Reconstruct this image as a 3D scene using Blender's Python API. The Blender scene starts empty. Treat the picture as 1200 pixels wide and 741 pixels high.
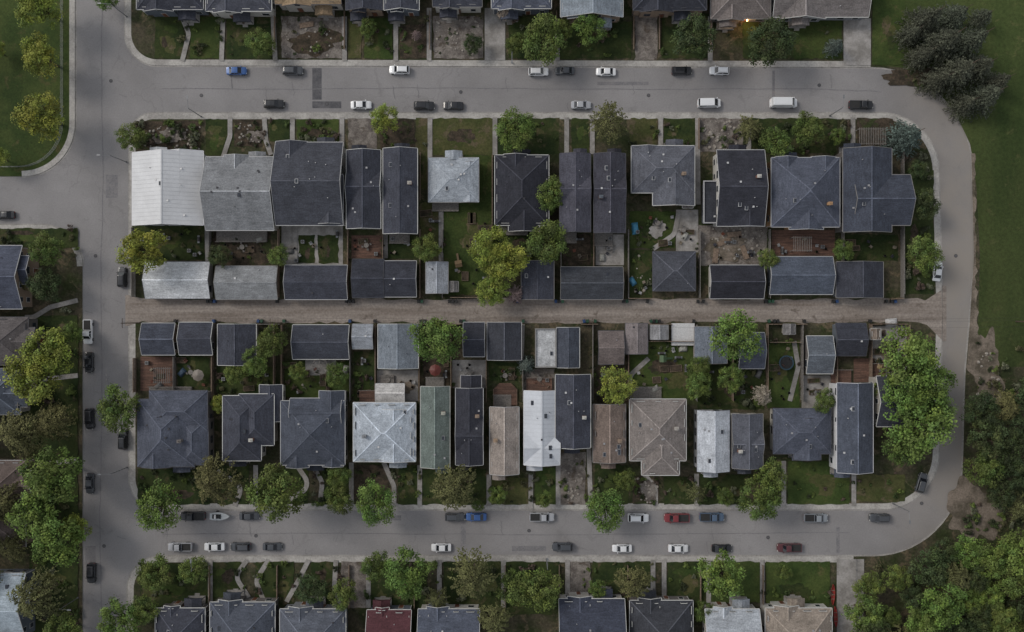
import bpy, math, random
import numpy as np
from mathutils import Vector, Matrix
from mathutils.geometry import tessellate_polygon
random.seed(7); rng=np.random.default_rng(7)
H=190.0; K=0.2
scene=bpy.context.scene
COL=scene.collection
def P(px,py,h=0.0):
    f=K*(H-h)/H
    return ((px-600)*f,(370.5-py)*f)
def lin(c):
    c=c/255.0
    return c/12.92 if c<=0.04045 else ((c+0.055)/1.055)**2.4
def S(r,g,b,k=1.0): return (lin(r)*k,lin(g)*k,lin(b)*k,1.0)
# ---------------------------------------------------------------- materials
def nt(name):
    m=bpy.data.materials.new(name); m.use_nodes=True
    n=m.node_tree; b=n.nodes['Principled BSDF']; return m,n,b
def mixrgb(n,mode,a,b,f):
    x=n.nodes.new('ShaderNodeMix'); x.data_type='RGBA'; x.blend_type=mode
    for s,v in ((x.inputs[0],f),(x.inputs[6],a),(x.inputs[7],b)):
        if isinstance(v,bpy.types.NodeSocket): n.links.new(v,s)
        else: s.default_value=v
    return x.outputs[2]
def noise(n,vec,scale,detail=4,rough=0.6,dist=0):
    x=n.nodes.new('ShaderNodeTexNoise'); x.inputs['Scale'].default_value=scale
    x.inputs['Detail'].default_value=detail; x.inputs['Roughness'].default_value=rough
    x.inputs['Distortion'].default_value=dist
    n.links.new(vec,x.inputs['Vector']); return x.outputs[0]
def mr(n,v,a,b,c,d):
    x=n.nodes.new('ShaderNodeMapRange'); n.links.new(v,x.inputs[0])
    for i,q in enumerate((a,b,c,d)): x.inputs[i+1].default_value=q
    return x.outputs[0]
def comb(n,v):
    x=n.nodes.new('ShaderNodeCombineColor')
    for i in range(3): n.links.new(v,x.inputs[i])
    return x.outputs[0]
def posvec(n,scale=(1,1,1)):
    t=n.nodes.new('ShaderNodeNewGeometry').outputs['Position']
    m=n.nodes.new('ShaderNodeMapping'); m.inputs['Scale'].default_value=scale
    n.links.new(t,m.inputs['Vector']); return m.outputs[0]
def ground(name,c1,c2,s1,fine=(0.75,1.25),s2=2.5,rough=0.95,aniso=(1,1,1),lo=.4,hi=.6,cracks=False,big=None,bump=0.0,bare=None):
    m,n,b=nt(name); v=posvec(n,aniso); vi=posvec(n)
    a=mr(n,noise(n,v,s1,6,0.65),lo,hi,0,1)
    col=mixrgb(n,'MIX',c1,c2,a)
    if bare:
        ba=mr(n,noise(n,vi,0.28,7,0.7,0.6),bare[1],bare[1]+0.07,0,0.85)
        col=mixrgb(n,'MIX',col,bare[0],ba)
    f=mr(n,noise(n,vi,s2,5,0.75),0.3,0.7,fine[0],fine[1])
    col=mixrgb(n,'MULTIPLY',col,comb(n,f),1.0)
    if big:
        g=mr(n,noise(n,vi,0.02,3,0.5),0.35,0.65,big[0],big[1])
        col=mixrgb(n,'MULTIPLY',col,comb(n,g),1.0)
    if cracks:
        vo=n.nodes.new('ShaderNodeTexVoronoi'); vo.feature='DISTANCE_TO_EDGE'; vo.inputs['Scale'].default_value=0.11
        nz=n.nodes.new('ShaderNodeTexNoise'); nz.inputs['Scale'].default_value=0.25; nz.inputs['Detail'].default_value=5
        n.links.new(vi,nz.inputs['Vector'])
        va=n.nodes.new('ShaderNodeVectorMath'); va.operation='MULTIPLY_ADD'; n.links.new(nz.outputs[1],va.inputs[0]); va.inputs[1].default_value=(6,6,0); n.links.new(vi,va.inputs[2])
        n.links.new(va.outputs[0],vo.inputs['Vector'])
        cr=mr(n,vo.outputs[0],0.0,0.012,0.85,1.0)
        msk=mr(n,noise(n,vi,0.05,2),0.45,0.55,0,1)
        col=mixrgb(n,'MULTIPLY',col,comb(n,cr),msk)
        st=mr(n,noise(n,vi,0.35,3,0.5,1.5),0.60,0.74,1.0,0.88)
        col=mixrgb(n,'MULTIPLY',col,comb(n,st),1.0)
        st=mr(n,noise(n,vi,0.045,4,0.6,0.5),0.35,0.65,0.90,1.08)
        col=mixrgb(n,'MULTIPLY',col,comb(n,st),1.0)
        # gravel dust carried onto the asphalt at the east end of the street
        sx=n.nodes.new('ShaderNodeSeparateXYZ'); n.links.new(vi,sx.inputs[0])
        du=mr(n,sx.outputs[0],86,104,0,1)
        dn=mr(n,noise(n,vi,0.12,5,0.6),0.3,0.6,0.35,0.9)
        mu=n.nodes.new('ShaderNodeMath'); mu.operation='MULTIPLY'; n.links.new(du,mu.inputs[0]); n.links.new(dn,mu.inputs[1])
        col=mixrgb(n,'MIX',col,S(132,126,119),mu.outputs[0])
    n.links.new(col,b.inputs['Base Color']); b.inputs['Roughness'].default_value=rough
    b.inputs['Specular IOR Level'].default_value=0.2
    if bump:
        bp=n.nodes.new('ShaderNodeBump'); bp.inputs['Strength'].default_value=bump; bp.inputs['Distance'].default_value=0.15
        n.links.new(noise(n,vi,3.5,5,0.7),bp.inputs['Height']); n.links.new(bp.outputs[0],b.inputs['Normal'])
    return m
def objcol(name,rough=0.8,var=(0.8,1.2),s1=0.35,s2=5.0,fv=(0.8,1.2),metal=0.0,aniso=(1,1,1),coat=0,tint=False,spec=0.3,streak=False):
    m,n,b=nt(name); oi=n.nodes.new('ShaderNodeObjectInfo'); col=oi.outputs['Color']
    v=posvec(n,aniso)
    if var: col=mixrgb(n,'MULTIPLY',col,comb(n,mr(n,noise(n,v,s1,4,0.6),0.3,0.7,var[0],var[1])),1.0)
    if fv: col=mixrgb(n,'MULTIPLY',col,comb(n,mr(n,noise(n,v,s2,3,0.8),0.3,0.7,fv[0],fv[1])),1.0)
    if streak:
        vz=posvec(n,(0.5,0.5,6.5)); col=mixrgb(n,'MULTIPLY',col,comb(n,mr(n,noise(n,vz,1.0,4,0.7),0.3,0.7,0.78,1.24)),1.0)
        col=mixrgb(n,'MULTIPLY',col,comb(n,mr(n,oi.outputs['Random'],0,1,0.78,1.2)),1.0)
    if tint:
        at=n.nodes.new('ShaderNodeAttribute'); at.attribute_name='tint'
        col=mixrgb(n,'MULTIPLY',col,at.outputs['Color'],1.0)
    n.links.new(col,b.inputs['Base Color']); b.inputs['Roughness'].default_value=rough
    b.inputs['Metallic'].default_value=metal; b.inputs['Coat Weight'].default_value=coat
    b.inputs['Specular IOR Level'].default_value=spec
    return m
def plain(name,c,rough=0.7,metal=0.0,fv=(0.85,1.15),emit=None):
    m,n,b=nt(name); v=posvec(n)
    col=mixrgb(n,'MULTIPLY',c,comb(n,mr(n,noise(n,v,3.0,4,0.6),0.3,0.7,fv[0],fv[1])),1.0)
    n.links.new(col,b.inputs['Base Color']); b.inputs['Roughness'].default_value=rough; b.inputs['Metallic'].default_value=metal
    if emit: b.inputs['Emission Color'].default_value=c; b.inputs['Emission Strength'].default_value=emit
    return m
M={}
BARE=S(92,82,66)
M['road']=ground('asphalt',S(123,121,121),S(133,131,131),0.06,(0.88,1.12),3.0,cracks=True,lo=.35,hi=.65)
M['patch']=ground('asphalt_patch',S(108,107,109),S(118,116,117),0.5)
M['tar']=ground('tar_seal',S(78,78,81),S(94,93,95),0.6)
M['gutter']=ground('gutter_concrete',S(150,147,143),S(128,125,122),0.3)
M['walk']=ground('sidewalk_concrete',S(166,163,158),S(143,140,136),0.25)
M['conc']=ground('yard_concrete',S(148,145,142),S(120,117,113),0.3,(0.8,1.2))
M['alley']=ground('gravel_alley',S(144,136,129),S(112,103,96),0.35,(0.7,1.3),2.0,aniso=(0.10,1.5,1),lo=.35,hi=.65,bare=(S(98,89,82),0.6))
M['dirt']=ground('dirt',S(118,108,98),S(80,74,64),0.25,(0.65,1.35))
M['gravel']=ground('gravel',S(122,116,110),S(88,82,78),0.5,(0.6,1.4),3.0,bare=(S(78,70,62),0.56))
M['lawn']=ground('lawn_grass',S(48,62,29),S(62,72,36),0.16,(0.65,1.35),2.2,big=(0.8,1.2),bump=0.3,bare=(S(76,74,46),0.57))
M['lawn2']=ground('rough_lawn',S(60,66,36),S(76,75,47),0.2,(0.65,1.35),2.2,bump=0.3,bare=(BARE,0.54))
M['lawnd']=ground('dark_lawn',S(36,48,24),S(52,60,31),0.2,(0.65,1.35),2.2,bump=0.3,bare=(S(70,66,46),0.55))  # darker green grass as its own ground colour, with brownish bare spots
M['yard']=ground('yard_ground',S(46,53,30),S(70,65,53),0.16,(0.55,1.45),1.6,big=(0.85,1.15),bump=0.4,bare=(BARE,0.54))
M['field']=ground('field_grass',S(47,60,29),S(62,71,38),0.05,(0.7,1.3),1.4,aniso=(1,0.25,1),big=(0.8,1.2),bump=0.4,bare=(S(74,77,46),0.58))
M['soil']=ground('garden_soil',S(74,64,54),S(48,44,36),0.6,(0.5,1.5),bare=(S(50,60,32),0.55))
M['deck']=ground('deck_boards',S(108,84,73),S(82,65,58),0.8,(0.7,1.3),3.0,aniso=(0.3,3,1))
M['kerb']=M['walk']
M['roof']=objcol('asphalt_shingles',0.92,(0.80,1.20),0.35,3.2,(0.66,1.36),streak=True,spec=0.2)
M['metal']=objcol('painted_metal_roof',0.6,(0.90,1.06),0.3,3.0,(0.92,1.06))
M['wall']=objcol('house_siding',0.8,(0.9,1.1),0.4,3.0,(0.9,1.1))
M['trim']=objcol('painted_trim',0.6,None,fv=(0.92,1.08))
M['glass']=plain('window_glass',(0.03,0.035,0.045,1),0.08)
M['door']=plain('garage_door_paint',(0.5,0.5,0.5,1),0.5)
M['wdoor']=plain('door_paint',(0.12,0.05,0.03,1),0.4)
M['vent']=objcol('vent_metal',0.5,None,fv=(0.8,1.2),metal=0.3)
M['wood']=plain('fence_wood',S(118,102,88),0.9,fv=(0.6,1.3))
M['woodg']=plain('weathered_wood',S(112,108,104),0.9,fv=(0.6,1.3))
M['bark']=plain('bark',S(74,62,52),0.95,fv=(0.6,1.3))
M['leaf']=objcol('foliage',0.75,(0.8,1.2),0.3,1.5,(0.85,1.15),tint=True,spec=0.2)
M['paint']=objcol('car_paint',0.3,None,fv=None,metal=0.15,coat=0.5,spec=0.5)
M['cglass']=plain('car_glass',(0.012,0.014,0.018,1),0.05)
M['tyre']=plain('tyre_rubber',(0.02,0.02,0.02,1),0.9)
M['lamp_r']=plain('tail_light',(0.4,0.01,0.01,1),0.3)
M['lamp_w']=plain('head_light',(0.7,0.7,0.65,1),0.2)
M['steel']=plain('galvanised_steel',S(120,122,124),0.5,0.5)
M['plastic']=objcol('coloured_plastic',0.5,None,fv=(0.85,1.15))
M['stone']=plain('boulder_stone',S(140,134,126),0.9,fv=(0.6,1.3))
M['brick']=plain('chimney_brick',S(110,78,66),0.9,fv=(0.6,1.3))
M['iron']=plain('cast_iron',S(60,58,58),0.7)
# ---------------------------------------------------------------- mesh builder
class MB:
    def __init__(s): s.v=[]; s.f=[]; s.m=[]; s.mats=[]
    def mi(s,k):
        if k not in s.mats: s.mats.append(k)
        return s.mats.index(k)
    def add(s,vs,fs,k):
        o=len(s.v); s.v+=[tuple(q) for q in vs]; i=s.mi(k)
        for f in fs: s.f.append(tuple(o+a for a in f)); s.m.append(i)
    def box(s,x0,y0,z0,x1,y1,z1,k):
        if x0>x1:x0,x1=x1,x0
        if y0>y1:y0,y1=y1,y0
        s.add([(x0,y0,z0),(x1,y0,z0),(x1,y1,z0),(x0,y1,z0),(x0,y0,z1),(x1,y0,z1),(x1,y1,z1),(x0,y1,z1)],
              [(3,2,1,0),(4,5,6,7),(0,1,5,4),(1,2,6,5),(2,3,7,6),(3,0,4,7)],k)
    def beam(s,a,b,w,t,k):
        a=Vector(a);b=Vector(b);d=(b-a)
        if d.length<1e-4: return
        d.normalize(); u=d.cross(Vector((0,0,1)))
        if u.length<1e-3: u=Vector((1,0,0))
        u.normalize(); n=u.cross(d); u*=w/2; n*=t/2
        s.add([a-u-n,a+u-n,a+u+n,a-u+n,b-u-n,b+u-n,b+u+n,b-u+n],
              [(0,1,2,3),(7,6,5,4),(0,4,5,1),(1,5,6,2),(2,6,7,3),(3,7,4,0)],k)
    def cyl(s,a,b,r0,r1,k,n=8):
        a=Vector(a);b=Vector(b);d=(b-a).normalized(); u=d.orthogonal().normalized(); w=d.cross(u)
        vs=[];
        for c,r in ((a,r0),(b,r1)):
            for i in range(n):
                t=2*math.pi*i/n; vs.append(c+u*math.cos(t)*r+w*math.sin(t)*r)
        fs=[(i,(i+1)%n,n+(i+1)%n,n+i) for i in range(n)]+[tuple(range(n))[::-1],tuple(range(n,2*n))]
        s.add(vs,fs,k)
    def mesh(s,name):
        me=bpy.data.meshes.new(name); me.from_pydata(s.v,[],s.f); 
        for k in s.mats: me.materials.append(M[k])
        me.polygons.foreach_set('material_index',s.m); me.update(); return me
    def obj(s,name,parent=None,color=None):
        o=bpy.data.objects.new(name,s.mesh(name)); COL.objects.link(o)
        if parent: o.parent=parent
        if color: o.color=color
        return o
def empty(name):
    e=bpy.data.objects.new(name,None); COL.objects.link(e); return e
# ---------------------------------------------------------------- ground helpers
def fillet(pts,closed=True,seg=14):
    out=[];n=len(pts)
    for i,(x,y,r) in enumerate(pts):
        if r<=0 or (not closed and i in(0,n-1)): out.append((x,y)); continue
        p=Vector((x,y)); a=Vector(pts[i-1][:2]); b=Vector(pts[(i+1)%n][:2])
        da=(a-p).normalized(); db=(b-p).normalized()
        ang=da.angle(db); t=r/math.tan(ang/2); t=min(t,(a-p).length*.95,(b-p).length*.95); r2=t*math.tan(ang/2)
        c=p+(da+db).normalized()*(r2/math.sin(ang/2)); s=p+da*t-c; e=p+db*t-c
        tot=s.angle_signed(e)
        for k in range(seg+1):
            q=s.copy(); q.rotate(Matrix.Rotation(-tot*k/seg,2)); out.append((c.x+q.x,c.y+q.y))
    return out
def poly_sheet(name,pxpts,z,k,base=None,side='kerb',mb=None):
    w=[P(*p) for p in pxpts]
    own=mb is None; mb=mb or MB()
    tris=tessellate_polygon([[Vector((a,b,0)) for a,b in w]])
    fs=[]
    for t in tris:
        a,b,c=[Vector(w[i]) for i in t]
        fs.append(t if (b-a).cross(c-a)>0 else (t[0],t[2],t[1]))
    mb.add([(a,b,z) for a,b in w],fs,k)
    if base is not None:
        n=len(w); mb.add([(a,b,z) for a,b in w]+[(a,b,base) for a,b in w],[(i,(i+1)%n,n+(i+1)%n,n+i) for i in range(n)],side)
    if own: return mb.obj(name)
def ribbon(mb,pxpts,o0,o1,z,k):
    w=[Vector(P(*p)) for p in pxpts]; n=len(w); vs=[]
    for i in range(n):
        d=Vector((0,0))
        if i>0: d+=(w[i]-w[i-1]).normalized()
        if i<n-1: d+=(w[i+1]-w[i]).normalized()
        d.normalize(); nn=Vector((-d.y,d.x))
        for o in (o0,o1): q=w[i]+nn*o; vs.append((q.x,q.y,z))
    mb.add(vs,[(2*i,2*i+2,2*i+3,2*i+1) for i in range(n-1)],k)
# ---------------------------------------------------------------- terrain
g=MB(); g.add([(-3000,-3000,-0.02),(3000,-3000,-0.02),(3000,3000,-0.02),(-3000,3000,-0.02)],[(0,1,2,3)],'field'); g.obj('ground')
g=MB(); poly_sheet('',[(-900,-700),(2100,-700),(2100,1400),(-900,1400)],0.0,'road',mb=g); g.obj('asphalt_road')
island=fillet([(152,133,28),(1098,133,68),(1104,366,0),(1098,597,66),(152,597,36)])
outer=fillet([(147,-700,0),(147,77,38),(1136,79,118),(1143,300,0),(1131,440,0),(1125,652,105),(150,652,38),(150,1400,0),(2100,1400,0),(2100,-700,0)])
park=fillet([(88,-700,0),(88,207,62),(-900,207,0),(-900,-700,0)])
west=fillet([(-900,264,0),(97,264,48),(97,1400,0),(-900,1400,0)])
poly_sheet('block_ground',island,0.12,'yard',-0.01)
poly_sheet('outer_ground',outer,0.12,'yard',-0.01)
poly_sheet('park_ground',park,0.12,'lawn',-0.01)
poly_sheet('west_ground',west,0.12,'yard',-0.01)
sw=MB()
isl=island+[island[0]]
ribbon(sw,isl,-1.4,0,0.126,'walk')
o_cut=[p for p in outer if p[0]<1030 and p[1]<200 and p[1]>-701 and p[0]<1900][:16]+[(1020,79)]
ribbon(sw,o_cut,0,1.4,0.126,'walk')
o_bot=[p for p in outer if p[1]>640 and p[1]<1399 and p[0]<1010]
ribbon(sw,[(1000,652)]+o_bot+[(150,1399)],0,1.4,0.126,'walk')
pk=park[:-2]; ribbon(sw,pk,-1.3,0,0.126,'walk')
wk=west[:-2]; ribbon(sw,wk,-1.3,0,0.126,'walk')
sw.obj('sidewalk')
gt=MB()
ribbon(gt,isl,0,0.35,0.004,'gutter'); ribbon(gt,outer[:-2],-0.35,0,0.004,'gutter'); ribbon(gt,pk,0,0.35,0.004,'gutter'); ribbon(gt,wk,0,0.35,0.004,'gutter')
gt.obj('road_gutter')
al=MB()
ar=random.Random(4)
top=[(x,350.5+ar.uniform(-1.5,1.8)) for x in range(166,1086,9)]; bot=[(x,378.3+ar.uniform(-1.8,1.5)) for x in range(1076,160,-9)]
poly_sheet('',[(151,346)]+top+[(1103,340),(1104,366),(1103,398),(1086,381)]+bot+[(151,382)],0.132,'alley',mb=al)
for sx,x,y0,y1 in ((-1,151.9,346,382),(1,1104.1,335,400)):
    a=P(x,y0);b=P(x,y1); d=sx*1.0
    al.add([(a[0],a[1],0.13),(b[0],b[1],0.13),(b[0]+d,b[1],0.006),(a[0]+d,a[1],0.006)],[(0,1,2,3) if sx<0 else (3,2,1,0)],'alley')
al.obj('gravel_alley')
def blob(cx,cy,rx,ry,seed,n=40,j=0.18):
    r=random.Random(seed); ph=[r.uniform(0,6.28) for _ in range(4)]
    out=[]
    for i in range(n):
        t=2*math.pi*i/n; k=1+j*(math.sin(2*t+ph[0])+0.6*math.sin(3*t+ph[1])+0.5*math.sin(7*t+ph[2])+.4*math.sin(11*t+ph[3]))
        out.append((cx+rx*k*math.cos(t),cy-ry*k*math.sin(t)))
    return out
# road patches
rp=MB()
zz=0.004
def rpatch(x0,y0,x1,y1,k='patch'):
    global zz; zz+=0.0015
    a=P(x0,y1);b=P(x1,y0); rp.add([(a[0],a[1],zz),(b[0],a[1],zz),(b[0],b[1],zz),(a[0],b[1],zz)],[(0,1,2,3)],k)
rpatch(366,80,377,117,'tar'); rpatch(366,119,400,127,'tar'); rpatch(540,612,546,640); rpatch(700,96,760,100); 
rpatch(124,205,138,232); rpatch(980,618,984,648); rpatch(905,83,908,128); rpatch(600,640,640,646); rpatch(100,640,112,662); rpatch(440,604,470,610)
for pts in ([(120,0),(119,100),(121,200),(118,330),(120,470),(117,600),(119,741)],[(190,104),(330,105),(520,103),(740,105),(950,104),(1040,108)],[(190,626),(400,625),(640,627),(870,625),(1010,624)]):
    pp=[]
    for a,b in zip(pts[:-1],pts[1:]):
        for k in range(10):
            t=k/10; pp.append((a[0]+(b[0]-a[0])*t+random.uniform(-.5,.5),a[1]+(b[1]-a[1])*t+random.uniform(-.5,.5)))
    zz+=0.0015; ribbon(rp,pp,-0.09,0.09,zz,'patch')
for i in range(30):
    r=random
    if i%3==0: x,y,dx,dy=100+r.random()*40,r.random()*741,8,3
    elif i%3==1: x,y,dx,dy=180+r.random()*830,82+r.random()*44,2,16
    else: x,y,dx,dy=190+r.random()*800,602+r.random()*44,2,16
    pp=[(x+dx*k/6*r.uniform(.8,1.2)+r.uniform(-.8,.8),min(max(y+dy*k/6,0 if i%3==0 else (81 if i%3==1 else 600)),741 if i%3==0 else (129 if i%3==1 else 649))) for k in range(7)]
    zz+=0.0008; ribbon(rp,pp,-0.06,0.06,zz,'patch')
rp.obj('road_repair_patches')
for x,y in ((383,122),(130,95),(112,300),(128,500),(540,108),(760,112),(960,100),(300,628),(620,622),(900,630),(122,640),(1120,300),(236,112),(1080,590)):
    m=MB(); c=P(x,y); m.cyl((c[0],c[1],.02),(c[0],c[1],.05),.42,.42,'iron',16); m.cyl((c[0],c[1],.051),(c[0],c[1],.056),.3,.3,'tar',16); m.obj('manhole_cover')
mk=MB()
for xx in (111,124):
    for y in (432,438,444):
        a=P(xx,y);mk.box(a[0],a[1],0.03,a[0]+0.25,a[1]-0.6,0.034,'gutter')
mk.obj('road_marking')
# yard patches
yp=MB(); ypz=[0.128]
def yz():
    ypz[0]+=0.0006; return ypz[0]
RY=random.Random(77)
def yr(x0,y0,x1,y1,k):
    z=yz()
    if k in('conc','deck'): pts=[(x0,y0),(x1,y0),(x1,y1),(x0,y1)]
    else:
        pts=[]; 
        for (a,b) in (((x0,y0),(x1,y0)),((x1,y0),(x1,y1)),((x1,y1),(x0,y1)),((x0,y1),(x0,y0))):
            n=max(2,int(math.hypot(b[0]-a[0],b[1]-a[1])/5))
            for i in range(n): t=i/n; pts.append((a[0]+(b[0]-a[0])*t+RY.uniform(-.9,.9),a[1]+(b[1]-a[1])*t+RY.uniform(-.9,.9)))
    poly_sheet('',pts,z,k,mb=yp)
    if k.startswith('lawn') and (x1-x0)<110:
        for _ in range(RY.randint(1,3)):
            w,h=x1-x0,y1-y0; rx=min(RY.uniform(.1,.28)*w,14); ry=min(RY.uniform(.1,.28)*h,10)
            if rx<1.5 or ry<1.5: continue
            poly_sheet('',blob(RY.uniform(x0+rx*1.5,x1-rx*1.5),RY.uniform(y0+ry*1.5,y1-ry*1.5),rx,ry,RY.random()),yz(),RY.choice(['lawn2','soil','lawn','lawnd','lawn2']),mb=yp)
def yb(cx,cy,rx,ry,k,s=None):
    poly_sheet('',blob(cx,cy,rx,ry,s or int(cx*7+cy)),yz(),k,mb=yp)
def yw(pts,w,k='conc'):
    q=fillet([(x,y,12 if 0<i<len(pts)-1 else 0) for i,(x,y) in enumerate(pts)],False,8)
    ribbon(yp,q,-w/2,w/2,yz(),k)
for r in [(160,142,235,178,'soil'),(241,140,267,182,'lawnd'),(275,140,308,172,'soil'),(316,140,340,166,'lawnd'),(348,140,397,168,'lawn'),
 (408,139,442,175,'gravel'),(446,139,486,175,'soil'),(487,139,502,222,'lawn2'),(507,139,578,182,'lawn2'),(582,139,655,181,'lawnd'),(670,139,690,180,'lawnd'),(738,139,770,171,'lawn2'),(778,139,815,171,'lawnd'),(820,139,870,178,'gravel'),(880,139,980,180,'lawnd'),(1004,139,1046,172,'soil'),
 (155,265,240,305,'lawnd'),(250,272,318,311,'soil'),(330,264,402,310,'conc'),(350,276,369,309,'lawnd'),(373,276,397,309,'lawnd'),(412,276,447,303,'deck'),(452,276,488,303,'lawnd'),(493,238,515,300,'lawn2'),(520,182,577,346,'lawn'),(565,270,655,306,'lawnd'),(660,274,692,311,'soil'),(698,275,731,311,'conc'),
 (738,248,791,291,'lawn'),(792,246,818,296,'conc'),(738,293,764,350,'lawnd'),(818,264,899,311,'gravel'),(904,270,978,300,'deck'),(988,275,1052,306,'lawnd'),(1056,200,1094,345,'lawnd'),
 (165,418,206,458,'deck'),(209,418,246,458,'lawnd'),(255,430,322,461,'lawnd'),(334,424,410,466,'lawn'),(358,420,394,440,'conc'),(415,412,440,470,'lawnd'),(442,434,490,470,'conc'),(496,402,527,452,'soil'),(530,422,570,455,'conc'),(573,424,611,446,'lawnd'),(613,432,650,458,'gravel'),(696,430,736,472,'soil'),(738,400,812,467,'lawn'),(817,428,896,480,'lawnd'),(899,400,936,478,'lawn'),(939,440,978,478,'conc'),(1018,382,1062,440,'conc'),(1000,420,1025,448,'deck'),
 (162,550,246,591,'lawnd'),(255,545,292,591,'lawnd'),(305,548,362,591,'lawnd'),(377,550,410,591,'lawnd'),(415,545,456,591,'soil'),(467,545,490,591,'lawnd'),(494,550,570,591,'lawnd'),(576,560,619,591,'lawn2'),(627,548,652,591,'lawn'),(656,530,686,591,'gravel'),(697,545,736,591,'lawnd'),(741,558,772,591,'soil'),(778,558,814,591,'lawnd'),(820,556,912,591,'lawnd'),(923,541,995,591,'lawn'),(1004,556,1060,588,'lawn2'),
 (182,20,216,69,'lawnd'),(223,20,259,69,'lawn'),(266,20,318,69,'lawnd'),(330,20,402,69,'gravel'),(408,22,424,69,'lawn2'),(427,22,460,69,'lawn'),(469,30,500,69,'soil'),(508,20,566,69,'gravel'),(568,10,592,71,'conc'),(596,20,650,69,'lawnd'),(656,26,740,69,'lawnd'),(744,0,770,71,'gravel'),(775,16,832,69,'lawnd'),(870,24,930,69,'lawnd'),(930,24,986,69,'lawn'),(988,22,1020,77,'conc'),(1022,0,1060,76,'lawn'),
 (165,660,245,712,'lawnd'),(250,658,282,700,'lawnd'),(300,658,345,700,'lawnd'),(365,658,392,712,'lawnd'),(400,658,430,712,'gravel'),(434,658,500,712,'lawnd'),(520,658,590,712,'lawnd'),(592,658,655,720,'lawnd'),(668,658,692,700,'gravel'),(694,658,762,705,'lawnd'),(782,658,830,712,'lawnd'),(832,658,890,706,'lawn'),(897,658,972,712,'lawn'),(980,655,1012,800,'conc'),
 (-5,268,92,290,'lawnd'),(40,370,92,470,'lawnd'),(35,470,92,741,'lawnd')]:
    yr(*r)
for w in [[(270,138),(270,160),(262,184)],[(310,138),(312,165),(318,182)],[(343,138),(343,168)],[(401,138),(401,176)],[(504,138),(504,190)],[(580,138),(580,182)],[(664,138),(664,181)],[(694,138),(694,181)],[(774,138),(774,172)],[(817,138),(818,240)],[(877,150),(877,176)],[(999,138),(999,175)],[(517,238),(517,344)],[(346,264),(346,311)],
 [(300,593),(300,545)],[(275,593),(285,570),(255,552)],[(340,585),(365,570),(350,548)],[(375,593),(378,565),(368,548)],[(412,590),(412,542)],[(462,593),(462,570),(450,542)],[(492,593),(492,545)],[(622,597),(622,546)],[(654,593),(654,530)],[(692,593),(690,526)],[(768,593),(768,572),(755,556)],[(816,593),(816,555)],[(918,593),(918,540)],[(1000,593),(1000,555)],[(573,593),(573,556)],
 [(214,72),(222,40),(210,12)],[(260,72),(262,18)],[(323,72),(320,14)],[(404,72),(404,20)],[(464,72),(464,14)],[(503,72),(503,10)],[(653,72),(653,24)],[(832,72),(832,20)],
 [(290,656),(276,675),(292,700)],[(315,656),(300,680),(310,705)],[(362,656),(350,680),(336,705)],[(394,656),(392,690),(402,712)],[(432,656),(432,712)],[(515,656),(515,712)],[(590,656),(590,712)],[(665,656),(665,700)],[(765,656),(765,702)],[(778,656),(778,702)],[(830,656),(830,706)],[(893,656),(893,712)],[(247,656),(247,712)],
 [(795,250),(790,275),(765,292)],[(930,400),(935,430),(925,470)],[(243,268),(245,350)],[(452,275),(452,303)],[(612,380),(611,430)],[(760,420),(738,440),(738,466)],
 [(60,360),(40,372),(30,372)],[(92,352),(60,360)],[(92,440),(38,446)],[(92,540),(30,545)]]:
    yw(w,1.1)
for b in [(200,160,20,8,'gravel'),(545,200,14,8,'soil'),(850,290,26,14,'dirt'),(770,270,10,8,'conc'),(370,50,30,14,'soil'),(760,575,10,12,'gravel'),(300,160,10,8,'gravel'),(1045,420,12,16,'dirt'),(470,455,14,8,'dirt')]:
    yb(*b)
poly_sheet('',blob(375,428,14,12,1,n=8,j=0),yz(),'conc',mb=yp)
yp.obj('yard_patches')
ef=MB()
poly_sheet('',[(1022,-690),(1022,76),(1060,80),(1090,98),(1118,130),(1137,170),(1144,220),(1148,300),(1146,380),(1142,430),(2090,430),(2090,-690)],0.124,'field',mb=ef)
poly_sheet('',blob(1156,434,20,38,5,n=70,j=.25),0.128,'dirt',mb=ef)
poly_sheet('',blob(1140,600,30,34,9,n=70),0.130,'dirt',mb=ef)
poly_sheet('',blob(1075,90,42,10,15),0.134,'soil',mb=ef)
er=random.Random(9)
edge=[(1141+er.uniform(-1,1)+max(0,(y-250)*.02)+er.uniform(0,3.5),y) for y in range(180,430,6)]
poly_sheet('',edge+[(1133,430),(1141,300),(1138,180)],0.136,'dirt',mb=ef)
ef.obj('field_grass')
# ---------------------------------------------------------------- trees
def leafmesh(name,C,N,SZ,T,trunk):
    n=len(C); N=N/np.linalg.norm(N,axis=1)[:,None]
    R=rng.normal(size=(n,3)); U=np.cross(N,R); U/=np.linalg.norm(U,axis=1)[:,None]; W=np.cross(N,U)
    a=SZ[:,None]*U; b=(SZ*0.75)[:,None]*W
    V=np.stack([C-a,C-b,C+a,C+b],1).reshape(-1,3)
    nv=len(trunk.v)
    vs=trunk.v+[tuple(x) for x in V]; fs=trunk.f+[(nv+4*i,nv+4*i+1,nv+4*i+2,nv+4*i+3) for i in range(n)]
    me=bpy.data.meshes.new(name); me.from_pydata(vs,[],fs)
    me.materials.append(M['bark']); me.materials.append(M['leaf'])
    me.polygons.foreach_set('material_index',[0]*len(trunk.f)+[1]*n)
    at=me.color_attributes.new('tint','FLOAT_COLOR','POINT')
    tt=np.ones((len(vs),4),dtype=np.float32); tt[nv:,:3]=np.repeat(T,4,axis=0); at.data.foreach_set('color',tt.ravel()); me.update()
    return me
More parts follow.
